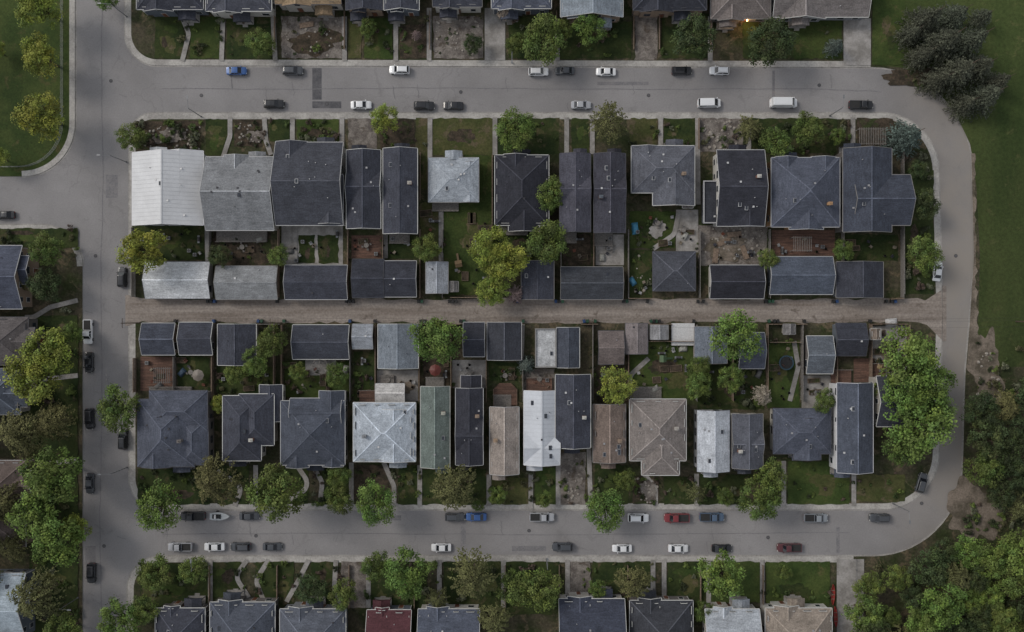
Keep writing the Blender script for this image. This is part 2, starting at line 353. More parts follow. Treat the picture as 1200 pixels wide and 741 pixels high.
def broad(name,seed,nleaf=4300,nclump=60):
    r=np.random.default_rng(seed)
    C=[];N=[];Z=[];T=[];cl=[]
    ph=r.uniform(0,6.28,4)
    for i in range(nclump):
        th=2.39996*i+r.normal()*0.25
        lob=1+0.07*math.sin(2*th+ph[0])+0.07*math.sin(3*th+ph[1])+0.07*math.sin(5*th+ph[2])
        el=math.asin(r.uniform(-0.25,1)); rr=r.uniform(0.62,0.86)*lob
        if i<nclump//5: rr*=0.5
        c=np.array([rr*math.cos(el)*math.cos(th),rr*math.cos(el)*math.sin(th),1.25+0.85*rr*math.sin(el)])
        cr=r.uniform(0.12,0.24)
        cl.append(c); tone=r.uniform(0.62,1.35); warm=r.uniform(0.9,1.15)
        k=int(nleaf/nclump*(cr/0.185)**2)
        d=r.normal(size=(k,3)); d/=np.linalg.norm(d,axis=1)[:,None]; d[:,2]=np.where(d[:,2]<-0.3,-d[:,2],d[:,2])
        rad=cr*r.uniform(0.5,1.4,size=(k,1))
        C.append(c+d*rad*np.array([1,1,0.8])); N.append(d+r.normal(size=(k,3))*0.45+np.array([0,0,0.35]))
        Z.append(r.uniform(0.023,0.052,size=k)); 
        lt=tone*r.uniform(0.65,1.35,size=(k,1)); T.append(np.concatenate([lt*warm,lt,lt*r.uniform(.8,1.1)],1))
    C=np.concatenate(C);N=np.concatenate(N);Z=np.concatenate(Z);T=np.concatenate(T)
    t=MB(); t.cyl((0,0,0),(0.02,0.01,0.75),0.065,0.045,'bark',7)
    for c in cl[::3]:
        mid=Vector((c[0]*.35,c[1]*.35,0.75+(c[2]-.75)*.35)); t.cyl((0.02,0.01,0.62),mid,0.035,0.022,'bark',5); t.cyl(mid,tuple(c),0.022,0.008,'bark',4)
    return leafmesh(name,C,N,Z,T,t)
def tufted(name,seed,ns=135):
    r=np.random.default_rng(seed); C=[];N=[];Z=[];T=[]
    t=MB(); t.cyl((0,0,0),(0,0,0.8),0.06,0.045,'bark',7)
    for i in range(ns):
        th=r.uniform(0,6.28); r0=r.uniform(0.0,0.62); z0=1.95-0.85*r0+r.uniform(-.25,.12)
        L=r.uniform(0.26,0.46); a=th+r.normal()*0.5
        bx,by=r0*math.cos(th),r0*math.sin(th); tone=r.uniform(0.5,1.4); w=r.uniform(.06,.11)
        m=int(27*L/0.4)
        if i%6==0: t.cyl((0,0,0.7),(bx*.5,by*.5,z0*.72),0.03,0.02,'bark',5); t.cyl((bx*.5,by*.5,z0*.72),(bx,by,z0-.03),0.02,0.01,'bark',4)
        for q in range(m):
            s=r.uniform(0,1); x=L*s; y=r.uniform(-w,w)*(1-.5*s)
            C.append((bx+x*math.cos(a)-y*math.sin(a),by+x*math.sin(a)+y*math.cos(a),z0-0.35*s*s+r.uniform(-.04,.04)))
            N.append((r.normal()*.5+s*.5*math.cos(a),r.normal()*.5+s*.5*math.sin(a),1)); Z.append(r.uniform(.022,.042)); v=tone*r.uniform(.7,1.3); T.append((v*1.03,v,v*.9))
    return leafmesh(name,np.array(C),np.array(N),np.array(Z),np.array(T),t)
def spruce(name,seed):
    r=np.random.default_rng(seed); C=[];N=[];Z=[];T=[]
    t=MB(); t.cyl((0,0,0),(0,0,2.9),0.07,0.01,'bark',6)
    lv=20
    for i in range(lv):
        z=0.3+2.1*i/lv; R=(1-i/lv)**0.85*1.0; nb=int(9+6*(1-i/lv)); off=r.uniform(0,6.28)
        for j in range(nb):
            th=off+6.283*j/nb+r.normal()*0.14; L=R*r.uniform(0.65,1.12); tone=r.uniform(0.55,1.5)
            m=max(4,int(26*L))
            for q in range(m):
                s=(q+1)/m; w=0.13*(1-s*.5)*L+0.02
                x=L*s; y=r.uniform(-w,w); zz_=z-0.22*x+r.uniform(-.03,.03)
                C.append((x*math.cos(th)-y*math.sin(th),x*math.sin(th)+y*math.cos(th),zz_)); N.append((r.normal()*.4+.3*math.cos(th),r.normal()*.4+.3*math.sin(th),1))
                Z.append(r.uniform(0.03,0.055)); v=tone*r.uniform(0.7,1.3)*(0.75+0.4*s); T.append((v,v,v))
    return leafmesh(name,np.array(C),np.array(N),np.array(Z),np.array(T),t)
def shrubm(name,seed):
    r=np.random.default_rng(seed); C=[];N=[];Z=[];T=[]
    for i in range(9):
        th=r.uniform(0,6.28); rr=r.uniform(0.1,0.7); c=np.array([rr*math.cos(th),rr*math.sin(th),r.uniform(0.3,0.65)]); cr=r.uniform(0.25,0.42); k=60
        d=r.normal(size=(k,3)); d/=np.linalg.norm(d,axis=1)[:,None]; d[:,2]=abs(d[:,2])*.9
        C.append(c+d*cr*r.uniform(.6,1.1,size=(k,1))); N.append(d+r.normal(size=(k,3))*.4); Z.append(r.uniform(.06,.12,size=k)); lt=r.uniform(.6,1.3)*r.uniform(.7,1.3,size=(k,1)); T.append(np.repeat(lt,3,1))
    t=MB(); t.cyl((0,0,0),(0,0,0.5),0.05,0.03,'bark',5)
    return leafmesh(name,np.concatenate(C),np.concatenate(N),np.concatenate(Z),np.concatenate(T),t)
BR=[broad('broad_tree_mesh_%d'%i,100+i) for i in range(8)]
OL=[tufted('tufted_tree_mesh_%d'%i,200+i) for i in range(4)]
SP=[spruce('spruce_mesh_%d'%i,300+i) for i in range(4)]
SH=[shrubm('shrub_mesh_%d'%i,400+i) for i in range(5)]
TC={'b':(0.155,0.190,0.040),'m':(0.085,0.120,0.032),'d':(0.044,0.062,0.025),'o':(0.10,0.104,0.046),'s':(0.050,0.055,0.038),'B':(0.07,0.09,0.078),'p':(0.17,0.13,0.14),'w':(0.30,0.27,0.24),'y':(0.175,0.200,0.040),'g':(0.10,0.155,0.038)}
TN={'b':'deciduous_tree','m':'deciduous_tree','d':'deciduous_tree','o':'ash_tree','s':'spruce_tree','B':'blue_spruce_tree','p':'blossom_tree','w':'blossom_tree','y':'deciduous_tree','g':'deciduous_tree'}
def tree(x,y,r,k,rs=random):
    me=rs.choice(SP if k in 'sB' else (OL if k in 'opw' else BR))
    R=r*K; hc=R*(1.0 if k in 'sB' else 1.25); 
    o=bpy.data.objects.new(TN[k],me); COL.objects.link(o)
    wx,wy=P(x,y,hc); o.location=(wx,wy,0.11); R*=(H-hc)/H*1.02
    o.scale=(R*rs.uniform(.94,1.06),R*rs.uniform(.94,1.06),R*rs.uniform(0.85,1.1)); o.rotation_euler=(0,0,rs.uniform(0,6.28))
    v=rs.uniform(.85,1.15); c=TC[k]; o.color=(c[0]*v*rs.uniform(.93,1.07),c[1]*v,c[2]*v,1)
    return o
TREES=[(155,162,17,'m'),(450,140,19,'b'),(605,152,24,'g'),(713,142,25,'o'),(877,150,18,'o'),(910,166,19,'m'),(947,152,20,'m'),(981,160,10,'m'),(1063,160,25,'B'),
(170,295,29,'y'),(258,300,14,'d'),(326,300,13,'m'),(500,291,17,'m'),(575,293,27,'y'),(594,306,24,'y'),(578,340,21,'b'),(602,346,13,'p'),(640,283,26,'m'),(647,228,20,'m'),(640,242,13,'g'),(900,304,13,'m'),(988,294,13,'m'),(1083,298,21,'m'),(1081,240,18,'d'),(1075,200,12,'d'),
(318,400,20,'m'),(300,424,18,'m'),(275,438,13,'m'),(513,397,32,'g'),(723,452,23,'b'),(617,428,12,'B'),(860,394,33,'g'),(820,432,15,'m'),(818,452,17,'m'),(856,443,18,'m'),(892,463,14,'w'),(260,474,13,'y'),(966,470,15,'m'),(1062,420,36,'g'),(1088,448,31,'g'),(1060,462,30,'g'),(1078,498,38,'g'),(1060,525,24,'m'),(1096,485,24,'g'),(395,440,15,'m'),(350,436,12,'m'),(1033,455,14,'m'),
(137,480,27,'m'),(187,595,29,'g'),(252,565,33,'o'),(325,577,34,'m'),(397,586,18,'m'),(398,558,15,'m'),(440,590,25,'g'),(533,571,32,'o'),(583,580,12,'m'),(638,585,10,'m'),(710,597,25,'g'),(815,577,14,'o'),(733,563,13,'m'),(890,586,25,'m'),(903,557,20,'m'),(850,582,11,'m'),(560,592,8,'m'),
(180,673,22,'m'),(228,668,18,'m'),(365,690,20,'d'),(403,695,18,'m'),(440,662,18,'m'),(477,672,29,'g'),(555,674,32,'o'),(606,690,24,'m'),(634,692,27,'m'),(742,682,24,'o'),(845,673,29,'g'),(578,724,22,'o'),(825,718,14,'m'),(140,728,26,'g'),(512,700,16,'o'),(170,715,18,'m'),(917,670,10,'m'),(700,690,12,'m'),
(50,68,25,'y'),(50,137,29,'y'),(48,10,27,'b'),(-4,60,12,'b'),(-2,185,14,'b'),(125,0,14,'g'),(57,293,21,'m'),(52,335,21,'d'),(30,330,12,'o'),(62,412,30,'b'),(40,440,32,'b'),(28,508,33,'o'),(62,495,27,'o'),(64,555,36,'g'),(40,605,33,'g'),(70,630,33,'g'),(8,588,26,'o'),(45,698,34,'o'),(90,618,18,'b'),(75,742,24,'m'),(15,640,22,'o'),(86,390,14,'m'),
(305,50,17,'m'),(432,33,11,'m'),(488,42,7,'p'),(555,52,12,'d'),(636,46,28,'m'),(605,52,14,'m'),(660,35,12,'m'),(691,33,20,'g'),(812,45,27,'d'),(905,50,29,'d'),(979,54,12,'B'),(592,14,11,'w'),(210,-30,25,'m'),(470,-40,25,'m'),(700,-30,25,'d'),
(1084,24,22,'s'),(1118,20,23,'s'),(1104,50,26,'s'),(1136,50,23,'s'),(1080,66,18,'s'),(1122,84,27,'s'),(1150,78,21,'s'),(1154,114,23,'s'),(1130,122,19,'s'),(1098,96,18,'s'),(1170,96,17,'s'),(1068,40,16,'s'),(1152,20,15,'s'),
(1150,480,22,'d'),(1176,476,22,'o'),(1158,515,26,'d'),(1190,510,24,'d'),(1150,550,22,'m'),(1182,550,24,'d'),(1170,578,18,'d'),(1195,595,20,'o'),(1210,470,26,'d'),(1215,550,26,'d')]
for t in TREES: tree(*t)
rr=random.Random(3)
def pois(cands,n,mind):
    pts=[]; tr=0
    while len(pts)<n and tr<8000:
        tr+=1; p=cands()
        if all((p[0]-q[0])**2+(p[1]-q[1])**2>mind**2 for q in pts): pts.append(p)
    return pts
def inb():
    while True:
        x=rr.uniform(1014,1300); y=rr.uniform(615,830)
        lim=668 if x<1040 else (655-(x-1040)*0.4 if x<1130 else 618)
        if y>lim+16: return (x,y)
for p in pois(inb,80,24): tree(p[0],p[1],rr.uniform(15,28),rr.choice('mmmddog'),rr)
for p in pois(lambda:(rr.uniform(-260,-10),rr.uniform(280,880)),16,60): tree(p[0],p[1],rr.uniform(20,36),rr.choice('mobd'),rr)
def shrub(x,y,r,c,rs=random):
    o=bpy.data.objects.new('garden_shrub',rs.choice(SH)); COL.objects.link(o); wx,wy=P(x,y,0.5)
    R=r*K; o.location=(wx,wy,0.12); o.scale=(R,R*rs.uniform(.8,1.2),R*rs.uniform(.8,1.3)); o.rotation_euler=(0,0,rs.uniform(0,6.28)); o.color=(*c,1)
SC=[(0.05,0.075,0.025),(0.075,0.11,0.035),(0.11,0.15,0.04),(0.04,0.05,0.025),(0.10,0.10,0.05),(0.10,0.075,0.06),(0.13,0.14,0.09)]
rs=random.Random(21)
def scat(x0,y0,x1,y1,n,a=2,b=5):
    for _ in range(n): shrub(rs.uniform(x0,x1),rs.uniform(y0,y1),rs.uniform(a,b),rs.choice(SC),rs)
scat(158,143,236,176,34,3,7); scat(275,141,340,172,14); scat(350,142,396,166,22,3,6); scat(445,150,500,174,8); scat(582,142,655,178,12); scat(740,142,815,170,12)
scat(822,142,875,176,18); scat(880,142,1000,180,26,3,7); scat(1060,180,1092,340,34,3,8); scat(160,550,246,590,24,2,6); scat(256,548,410,590,34,2,6); scat(415,548,492,590,20,2,5)
scat(495,552,652,590,34,2,6); scat(656,540,735,590,26,2,5); scat(740,560,912,590,40,2,6); scat(925,545,1060,586,20,2,5); scat(182,20,320,66,24,2,6); scat(330,20,500,66,26,2,6)
scat(508,20,566,66,14,1.5,3); scat(596,20,740,66,22,3,7); scat(775,20,985,66,24,2,6); scat(162,660,400,700,40,2,6); scat(430,660,660,706,40,2,7); scat(668,660,900,702,34,2,5); scat(898,690,975,706,8)
scat(155,268,330,304,20,2,5); scat(560,260,655,304,16,2,6); scat(738,250,765,345,14,2,5); scat(250,424,325,460,16,3,6); scat(335,424,440,462,20,2,6); scat(574,424,611,444,6); scat(738,402,812,408,9,2,4); scat(815,410,896,478,22,3,7); scat(898,400,936,404,6); scat(1020,384,1062,450,12,2,6)
scat(5,266,92,300,14,3,7); scat(36,360,92,740,40,3,8); scat(1062,90,1120,104,8,2,4); scat(1142,400,1200,470,26,2,7); scat(1130,590,1200,625,24,3,8)
for x in (248,409,449,493,519,577,657,695,736,818,900,985): scat(x-2,270,x+2,305,4,1.5,3.5)
for x in (251,323,411,492,529,612,694,736,815,898,938): scat(x-2,425,x+2,465,4,1.5,3.5)
scat(1020,662,1200,741,40,3,8)
# ---------------------------------------------------------------- houses
DK=(56,58,66); DK2=(48,49,56); SL=(72,76,87); GR=(122,125,130); LG=(140,147,156); BR_=(98,90,88); GN=(96,105,101)
def pl(rc,h,x,y,ty,pitch):
    X0,X1,Y0,Y1=rc
    if not(X0<=x<=X1 and Y0<=y<=Y1): return -1
    if ty=='gx': return h+(min(y-Y0,Y1-y))*pitch
    if ty=='gy': return h+(min(x-X0,X1-x))*pitch
    if ty=='h': return h+min(y-Y0,Y1-y,x-X0,X1-x)*pitch
    return h
HC=[0]
def house(x0,y0,x1,y1,ty,col,front='N',h=5.6,extra=(),wall=None,name='suburban_house',pitch=0.42,porch=True,chim=None,garage=False,trim=None,metal=False,vents=None,deck=0):
    HC[0]+=1; R=random.Random(HC[0]*13+5)
    e=empty(name); wall=wall or R.choice([(150,146,140),(120,122,126),(96,92,90),(170,168,162),(84,90,98),(128,112,98)])
    trim=trim or R.choice([(165,165,165),(70,70,74),(185,185,182),(120,118,116)])
    parts=[(x0,y0,x1,y1,ty,h)]+[(*q[:5],h+(q[5] if len(q)>5 else -0.06*(i+1))) for i,q in enumerate(extra)]
    Wm,Rm,Cm,Gm,Wn,Dr=MB(),MB(),MB(),MB(),MB(),MB()
    ov=0.45 if not garage else 0.3; info=[]
    rk='metal' if metal else 'roof'
    for pi,(a,b,c,d,t,hh) in enumerate(parts):
        X0,Y1=P(a,b,hh); X1,Y0=P(c,d,hh); info.append(((X0,X1,Y0,Y1),hh,t))
        w,l=X1-X0,Y1-Y0; xm,ym=(X0+X1)/2,(Y0+Y1)/2; th=0.2; caps=[]
        if t=='gx':
            zr=hh+l/2*pitch; v=[(X0,Y0,hh),(X1,Y0,hh),(X1,ym,zr),(X0,ym,zr),(X0,Y1,hh),(X1,Y1,hh)]; f=[(0,1,2,3),(3,2,5,4)]; bd=[0,1,2,5,4,3]; caps=[((X0,ym,zr),(X1,ym,zr))]; eav=[((X0,Y0),(X1,Y0)),((X0,Y1),(X1,Y1))]
        elif t=='gy':
            zr=hh+w/2*pitch; v=[(X0,Y0,hh),(X0,Y1,hh),(xm,Y1,zr),(xm,Y0,zr),(X1,Y1,hh),(X1,Y0,hh)]; f=[(3,2,1,0),(5,4,2,3)]; bd=[0,3,5,4,2,1]; caps=[((xm,Y0,zr),(xm,Y1,zr))]; eav=[((X0,Y0),(X0,Y1)),((X1,Y0),(X1,Y1))]
        elif t=='h':
            s=min(w,l)/2; zr=hh+s*pitch
            if w>=l: r0,r1=(X0+s,ym,zr),(X1-s+0.01,ym,zr)
            else: r0,r1=(xm,Y0+s,zr),(xm,Y1-s,zr)
            v=[(X0,Y0,hh),(X1,Y0,hh),(X1,Y1,hh),(X0,Y1,hh),r0,r1]
            f=[(0,1,5,4),(1,2,5),(2,3,4,5),(3,0,4)] if w>=l else [(0,1,4),(1,2,5,4),(2,3,5),(3,0,4,5)]
            bd=[0,1,2,3]; cc=[(0,4),(3,4),(1,5),(2,5)] if w>=l else [(0,4),(1,4),(2,5),(3,5)]
            caps=[(r0,r1)]+[(v[i],v[j]) for i,j in cc]; eav=[((X0,Y0),(X1,Y0)),((X0,Y1),(X1,Y1)),((X0,Y0),(X0,Y1)),((X1,Y0),(X1,Y1))]
        else:
            v=[(X0,Y0,hh),(X1,Y0,hh),(X1,Y1,hh),(X0,Y1,hh)]; f=[(0,1,2,3)]; bd=[0,1,2,3]; eav=[]
            for q in ((X0,Y0,X1,Y0+.25),(X0,Y1-.25,X1,Y1),(X0,Y0+.25,X0+.25,Y1-.25),(X1-.25,Y0+.25,X1,Y1-.25)): Gm.box(q[0],q[1],hh-0.3,q[2],q[3],hh+0.35,'trim')
        Rm.add(v,f,rk)
        vb=[(p[0],p[1],p[2]-th) for p in v]; Rm.add(vb,[tuple(reversed(q)) for q in f],'wall')
        n=len(bd); Rm.add([v[i] for i in bd]+[vb[i] for i in bd],[(i,n+i,n+(i+1)%n,(i+1)%n) for i in range(n)],'trim')
        for p,q in caps: Cm.beam((p[0],p[1],p[2]+.01),(q[0],q[1],q[2]+.01),0.24,0.08,rk)
        if metal and t=='gy':
            k=int(l/.9)
            for i in range(1,k):
                yy=Y0+l*i/k
                for xx in (X0,X1): Cm.beam((xx,yy,hh+.01),(xm,yy,zr+.01),.05,.04,rk)
        if t in('gx','gy'):
            for i,j in (((0,3),(3,4),(1,2),(2,5)) if t=='gx' else ((0,3),(3,5),(1,2),(2,4))):
                p,q=v[i],v[j]; dz=-.05
                ox=(0.05 if p[0]>xm else -0.05) if t=='gx' else 0; oy=(0.05 if p[1]>ym else -0.05) if t=='gy' else 0
                Gm.beam((p[0]+ox,p[1]+oy,p[2]+dz),(q[0]+ox,q[1]+oy,q[2]+dz),.09,.16,'trim')
        for p,q in eav:
            cx=(p[0]+q[0])/2; cy=(p[1]+q[1])/2; dx=dy=0
            if abs(p[0]-q[0])<.01: dx=0.07 if cx>xm else -0.07
            else: dy=0.07 if cy>ym else -0.07
            Gm.beam((p[0]+dx,p[1]+dy,hh-0.07),(q[0]+dx,q[1]+dy,hh-0.07),0.13,0.12,'trim')
        A,B_,Cc,D=X0+ov,X1-ov,Y0+ov,Y1-ov; zt=hh+(ov*pitch-th-0.02 if t!='f' else -0.05); z0=0.1
        if t=='gx':
            za=zr-th-0.03; Wm.add([(A,Cc,z0),(A,D,z0),(A,D,zt),(A,ym,za),(A,Cc,zt),(B_,Cc,z0),(B_,D,z0),(B_,D,zt),(B_,ym,za),(B_,Cc,zt)],[(0,4,3,2,1),(5,6,7,8,9),(0,5,9,4),(1,2,7,6)],'wall')
        elif t=='gy':
            za=zr-th-0.03; Wm.add([(A,Cc,z0),(B_,Cc,z0),(B_,Cc,zt),(xm,Cc,za),(A,Cc,zt),(A,D,z0),(B_,D,z0),(B_,D,zt),(xm,D,za),(A,D,zt)],[(0,1,2,3,4),(5,9,8,7,6),(0,4,9,5),(1,6,7,2)],'wall')
        else: Wm.box(A,Cc,z0,B_,D,zt,'wall')
        for side in 'NSEW':
            L=(B_-A) if side in 'NS' else (D-Cc); n=max(1,int(L/3.1)); 
            for fl in range(2 if hh>4.5 else 1):
                for i in range(n):
                    u=(i+.5)/n*L
                    if R.random()<0.12: continue
                    if garage and side==front: continue
                    if garage and n>1 and i>0: continue
                    zc=1.75+2.75*fl; ww=R.choice([0.5,0.65,0.8]); wh=0.6
                    isdoor=(not garage and side==front and fl==0 and i==n//2)
                    if isdoor: ww,wh,zc=0.5,1.05,1.2
                    for (sz,pr,kk) in ((0.1,0.05,'trim'),(0,0.08,'wdoor' if isdoor else 'glass')):
                        a0,a1=u-ww-sz,u+ww+sz; mbx=Gm if kk=='trim' else (Dr if isdoor else Wn)
                        if side=='N': mbx.box(A+a0,D-0.05,zc-wh-sz,A+a1,D+pr,zc+wh+sz,kk)
                        if side=='S': mbx.box(A+a0,Cc-pr,zc-wh-sz,A+a1,Cc+.05,zc+wh+sz,kk)
                        if side=='W': mbx.box(A-pr,Cc+a0,zc-wh-sz,A+.05,Cc+a1,zc+wh+sz,kk)
                        if side=='E': mbx.box(B_-.05,Cc+a0,zc-wh-sz,B_+pr,Cc+a1,zc+wh+sz,kk)
        if garage and pi==0:
            nd=1 if (B_-A)<6 else 2; dw=(B_-A)/nd
            for i in range(nd):
                xa=A+dw*i+.4; xb=A+dw*(i+1)-.4
                if front=='S': Dr.box(xa,Cc-.04,0.12,xb,Cc+.05,2.3,'door'); [Dr.box(xa,Cc-.06,0.12+.54*k-.02,xb,Cc-.03,0.12+.54*k+.02,'door') for k in range(1,4)]
                else: Dr.box(xa,D-.05,0.12,xb,D+.04,2.3,'door'); [Dr.box(xa,D+.03,0.12+.54*k-.02,xb,D+.06,0.12+.54*k+.02,'door') for k in range(1,4)]
        if pi==0 and not garage and h>3.5:
            for qx,qy in ((A,Cc),(B_,D)): Gm.box(qx-.05,qy-.05,.1,qx+.05,qy+.05,hh-.1,'trim')
    def rz(x,y): return max(pl(rc,hh,x,y,t,pitch) for rc,hh,t in info)
    (X0,X1,Y0,Y1),hh,_=info[0]
    Vm=MB(); nv=vents if vents is not None else (R.randint(4,8) if not garage else R.randint(0,2))
    for i in range(nv):
        x=X0+(X1-X0)*R.uniform(.15,.85); y=Y0+(Y1-Y0)*R.uniform(.12,.88); z=rz(x,y); q=R.random()
        if q<.45: Vm.cyl((x,y,z-.2),(x,y,z+.35),.09,.09,'vent',7)
        elif q<.85: Vm.box(x-.2,y-.2,z-.2,x+.2,y+.2,z+.16,'vent')
        else: Vm.box(x-.35,y-.5,z-.3,x+.35,y+.5,z+.12,'vent'); Vm.box(x-.28,y-.43,z,x+.28,y+.43,z+.14,'glass')
    if chim is None: chim=(not garage) and R.random()<.45
    if chim:
        x=X0+(X1-X0)*R.choice([.2,.8]); y=Y0+(Y1-Y0)*R.uniform(.3,.7); z=rz(x,y)
        cb=MB(); cb.box(x-.4,y-.3,hh-1,x+.4,y+.3,z+1.3,'brick' if R.random()<.4 else 'wall'); cb.box(x-.48,y-.38,z+1.3,x+.48,y+.38,z+1.42,'trim'); cb.cyl((x,y,z+1.4),(x,y,z+1.8),.14,.14,'vent'); cb.obj('chimney',e,S(*wall))
    if porch and not garage and front in 'NS':
        w=(X1-X0); pw=min(4.0,w*.45); xc=X0+w*R.choice([.3,.5,.7]); pd=1.7; s=1 if front=='N' else -1; ye=(Y1-ov if s>0 else Y0+ov)
        pm=MB(); za=2.9; yo=ye+s*(pd+ov)
        pm.box(xc-pw/2,ye,0.1,xc+pw/2,ye+s*(pd+ov-.3),0.55,'conc')
        for st in range(2): pm.box(xc-.6,ye+s*(pd+ov-.3+.3*st),0.1,xc+.6,ye+s*(pd+ov+.3*st),0.4-.15*st,'conc')
        for q in (-1,1):
            pm.box(xc+q*(pw/2-.15)-.08,yo-s*.55,0.5,xc+q*(pw/2-.15)+.08,yo-s*.39,za-.16,'trim')
            pm.box(xc+q*(pw/2-.15),yo-s*.5,1.35,xc+q*.7,yo-s*.44,1.42,'trim')
        pm.add([(xc-pw/2,ye,za),(xc+pw/2,ye,za),(xc+pw/2,yo,za),(xc-pw/2,yo,za),(xc,ye,za+pw/2*.4),(xc,yo,za+pw/2*.4)],
               [(0,4,5,3),(1,2,5,4)],rk)
        pm.add([(xc-pw/2,yo,za),(xc+pw/2,yo,za),(xc,yo,za+pw/2*.4),(xc-pw/2,yo,za-.15),(xc+pw/2,yo,za-.15),(xc-pw/2,ye,za-.15),(xc+pw/2,ye,za-.15),(xc-pw/2,ye,za),(xc+pw/2,ye,za)],[(0,1,2),(3,4,1,0),(5,6,4,3),(5,3,0,7),(4,6,8,1)],'trim')
        pm.obj('porch',e,S(*col))
    if not garage and front in 'NS' and (deck or R.random()<.55):
        s=-1 if front=='N' else 1; ye=(Y0+ov if s<0 else Y1-ov); dd=R.uniform(2.2,3.2); w=X1-X0; xa=X0+ov+.2; xb=X0+w*R.uniform(.55,.9)
        dm=MB(); n=int((xb-xa)/.3); dk=R.choice(['deck','woodg','woodg'])
        for i in range(n): dm.box(xa+i*.3,ye,0.65,xa+i*.3+.27,ye+s*dd,0.72,dk)
        dm.box(xa,ye+s*.05,0.1,xb,ye+s*(dd-.1),0.64,'woodg')
        for i in range(int((xb-xa)/.9)+1): dm.box(xa+i*.9-.04,ye+s*(dd-.08),.7,xa+i*.9+.04,ye+s*dd,1.6,'woodg')
        dm.box(xa,ye+s*(dd-.1),1.6,xb,ye+s*(dd+.0),1.68,'woodg'); dm.obj('back_deck',e)
    Wm.obj('walls',e,S(*wall)); Rm.obj('roof',e,S(*col))
    rc=S(*[min(255,v*1.18+8) for v in col]) if not metal else S(*[v*.94 for v in col])
    if Cm.v: Cm.obj('ridge_caps',e,rc)
    if Gm.v: Gm.obj('gutters_and_trim',e,S(*trim))
    if Wn.v: Wn.obj('windows',e)
    if Dr.v: Dr.obj('doors',e)
    if Vm.v: Vm.obj('roof_vents',e,S(*R.choice([(150,150,152),(60,60,64),(190,190,190)])))
    return e
def garage(x0,y0,x1,y1,ty,col,front,**k): return house(x0,y0,x1,y1,ty,col,front,h=2.7,garage=True,porch=False,name='detached_garage',pitch=0.36,**k)
house(155,179,238,264,'gy',(192,193,195),'N',h=5.4,metal=True,extra=[(190,177,238,230,'gy')],wall=(170,172,174),trim=(205,205,208),vents=7,chim=False)
house(241,184,321,270,'gx',(118,120,123),'N',extra=[(262,182,292,225,'gy'),(241,245,321,270,'gx',-1.2)],wall=(150,146,138),vents=8)
house(323,167,402,264,'gx',(64,66,73),'N',h=5.8,extra=[(323,166,360,215,'gy'),(370,205,402,262,'gy')],vents=9)
house(406,176,446,268,'gy',DK,'N',h=5.8,extra=[(406,200,446,240,'gx')])
house(449,174,489,274,'gy',DK,'N',h=5.8)
house(502,185,561,237,'h',(136,142,149),'N',h=3.2,pitch=.35,extra=[(540,190,561,237,'gy')],porch=True,wall=(170,168,160),chim=False)
house(580,182,643,264,'h',DK2,'N',h=5.0,extra=[(590,181,618,225,'gy'),(596,235,632,271,'gy')])
house(656,180,692,272,'gy',(62,62,70),'N',h=6.0,extra=[(656,205,692,240,'gx')])
house(696,180,733,273,'gy',(62,62,70),'N',h=6.0,extra=[(696,205,733,240,'gx')])
house(740,171,814,226,'h',(80,82,89),'N',h=4.2,extra=[(765,200,814,241,'gy'),(745,171,772,205,'gy')],pitch=.36)
house(840,176,896,265,'gx',DK2,'N',h=5.6,extra=[(858,200,896,265,'gy')],pitch=.3)
house(824,212,852,262,'f',(50,52,58),'N',h=3.4,porch=False,name='flat_roof_annex',trim=(150,150,152),chim=False,vents=1)
house(904,185,984,266,'h',SL,'N',h=5.4,extra=[(908,184,935,225,'gy'),(950,184,980,225,'gy'),(925,230,965,269,'gy')],vents=7,wall=(150,120,90))
house(988,174,1045,272,'gy',(60,64,74),'N',h=5.8,extra=[(1000,205,1067,264,'gx')],vents=7)
for q in [(170,307,246,350,'gx',(166,168,170)),(253,312,325,351,'gx',(114,116,118)),(334,311,407,351,'gx',DK),(413,304,450,349,'gx',DK),(450,306,488,348,'gx',DK),(499,307,525,344,'gy',(120,124,130)),(611,306,649,351,'gy',DK),(657,313,730,351,'gx',(64,67,73)),(765,295,815,341,'h',(70,72,79)),(832,311,895,350,'gx',DK2),(902,301,976,345,'gx',(70,76,87)),(980,307,1035,349,'gy',DK)]:
    garage(*q,front='S')
for q in [(166,379,205,416,'gx',SL),(210,378,249,416,'gx',DK),(255,380,300,428,'gy',DK),(343,381,409,421,'gx',(66,69,78)),(413,380,437,409,'gx',(118,122,128)),(443,380,490,432,'gy',(112,119,127)),(543,378,568,418,'gx',DK),(571,378,611,422,'gy',(62,64,71)),(627,385,652,431,'f',(180,182,184)),(652.5,384,679,431,'gy',(64,68,77)),(701,388,731,427,'gx',BR_),(733,379,759,415,'gy',(104,98,98)),(814,383,852,426,'gy',(96,102,111)),(866,390,896,432,'gx',SL),(945,394,976,438,'gx',(96,102,110)),(979,379,1015,417,'gx',DK)]:
    garage(*q,front='N')
house(161,468,228,547,'h',(76,80,91),'S',h=5.2,extra=[(175,458,243,505,'h'),(165,500,200,548,'gy'),(210,490,244,545,'h')],vents=8)
house(261,464,306,540,'h',DK,'S',h=5.2,extra=[(280,462,321,522,'h'),(304,451,331,494,'gy',-1.0)])
house(329,470,404,545,'h',(62,66,75),'S',h=5.4,extra=[(340,467,400,500,'gx'),(335,505,362,548,'gy'),(374,458,404,490,'gy'),(378,500,402,547,'gy')],vents=6)
house(414,472,487,541,'h',(143,150,158),'S',h=4.6,extra=[(440,480,484,541,'gy')],pitch=.32,vents=6)
house(440,450,474,471,'gx',(170,168,166),'S',h=3.0,name='sun_room',porch=False,vents=0,chim=False,wall=(190,160,150),pitch=.2)
house(493,453,527,548,'gy',GN,'S',h=5.2,wall=(150,150,140),trim=(170,170,165))
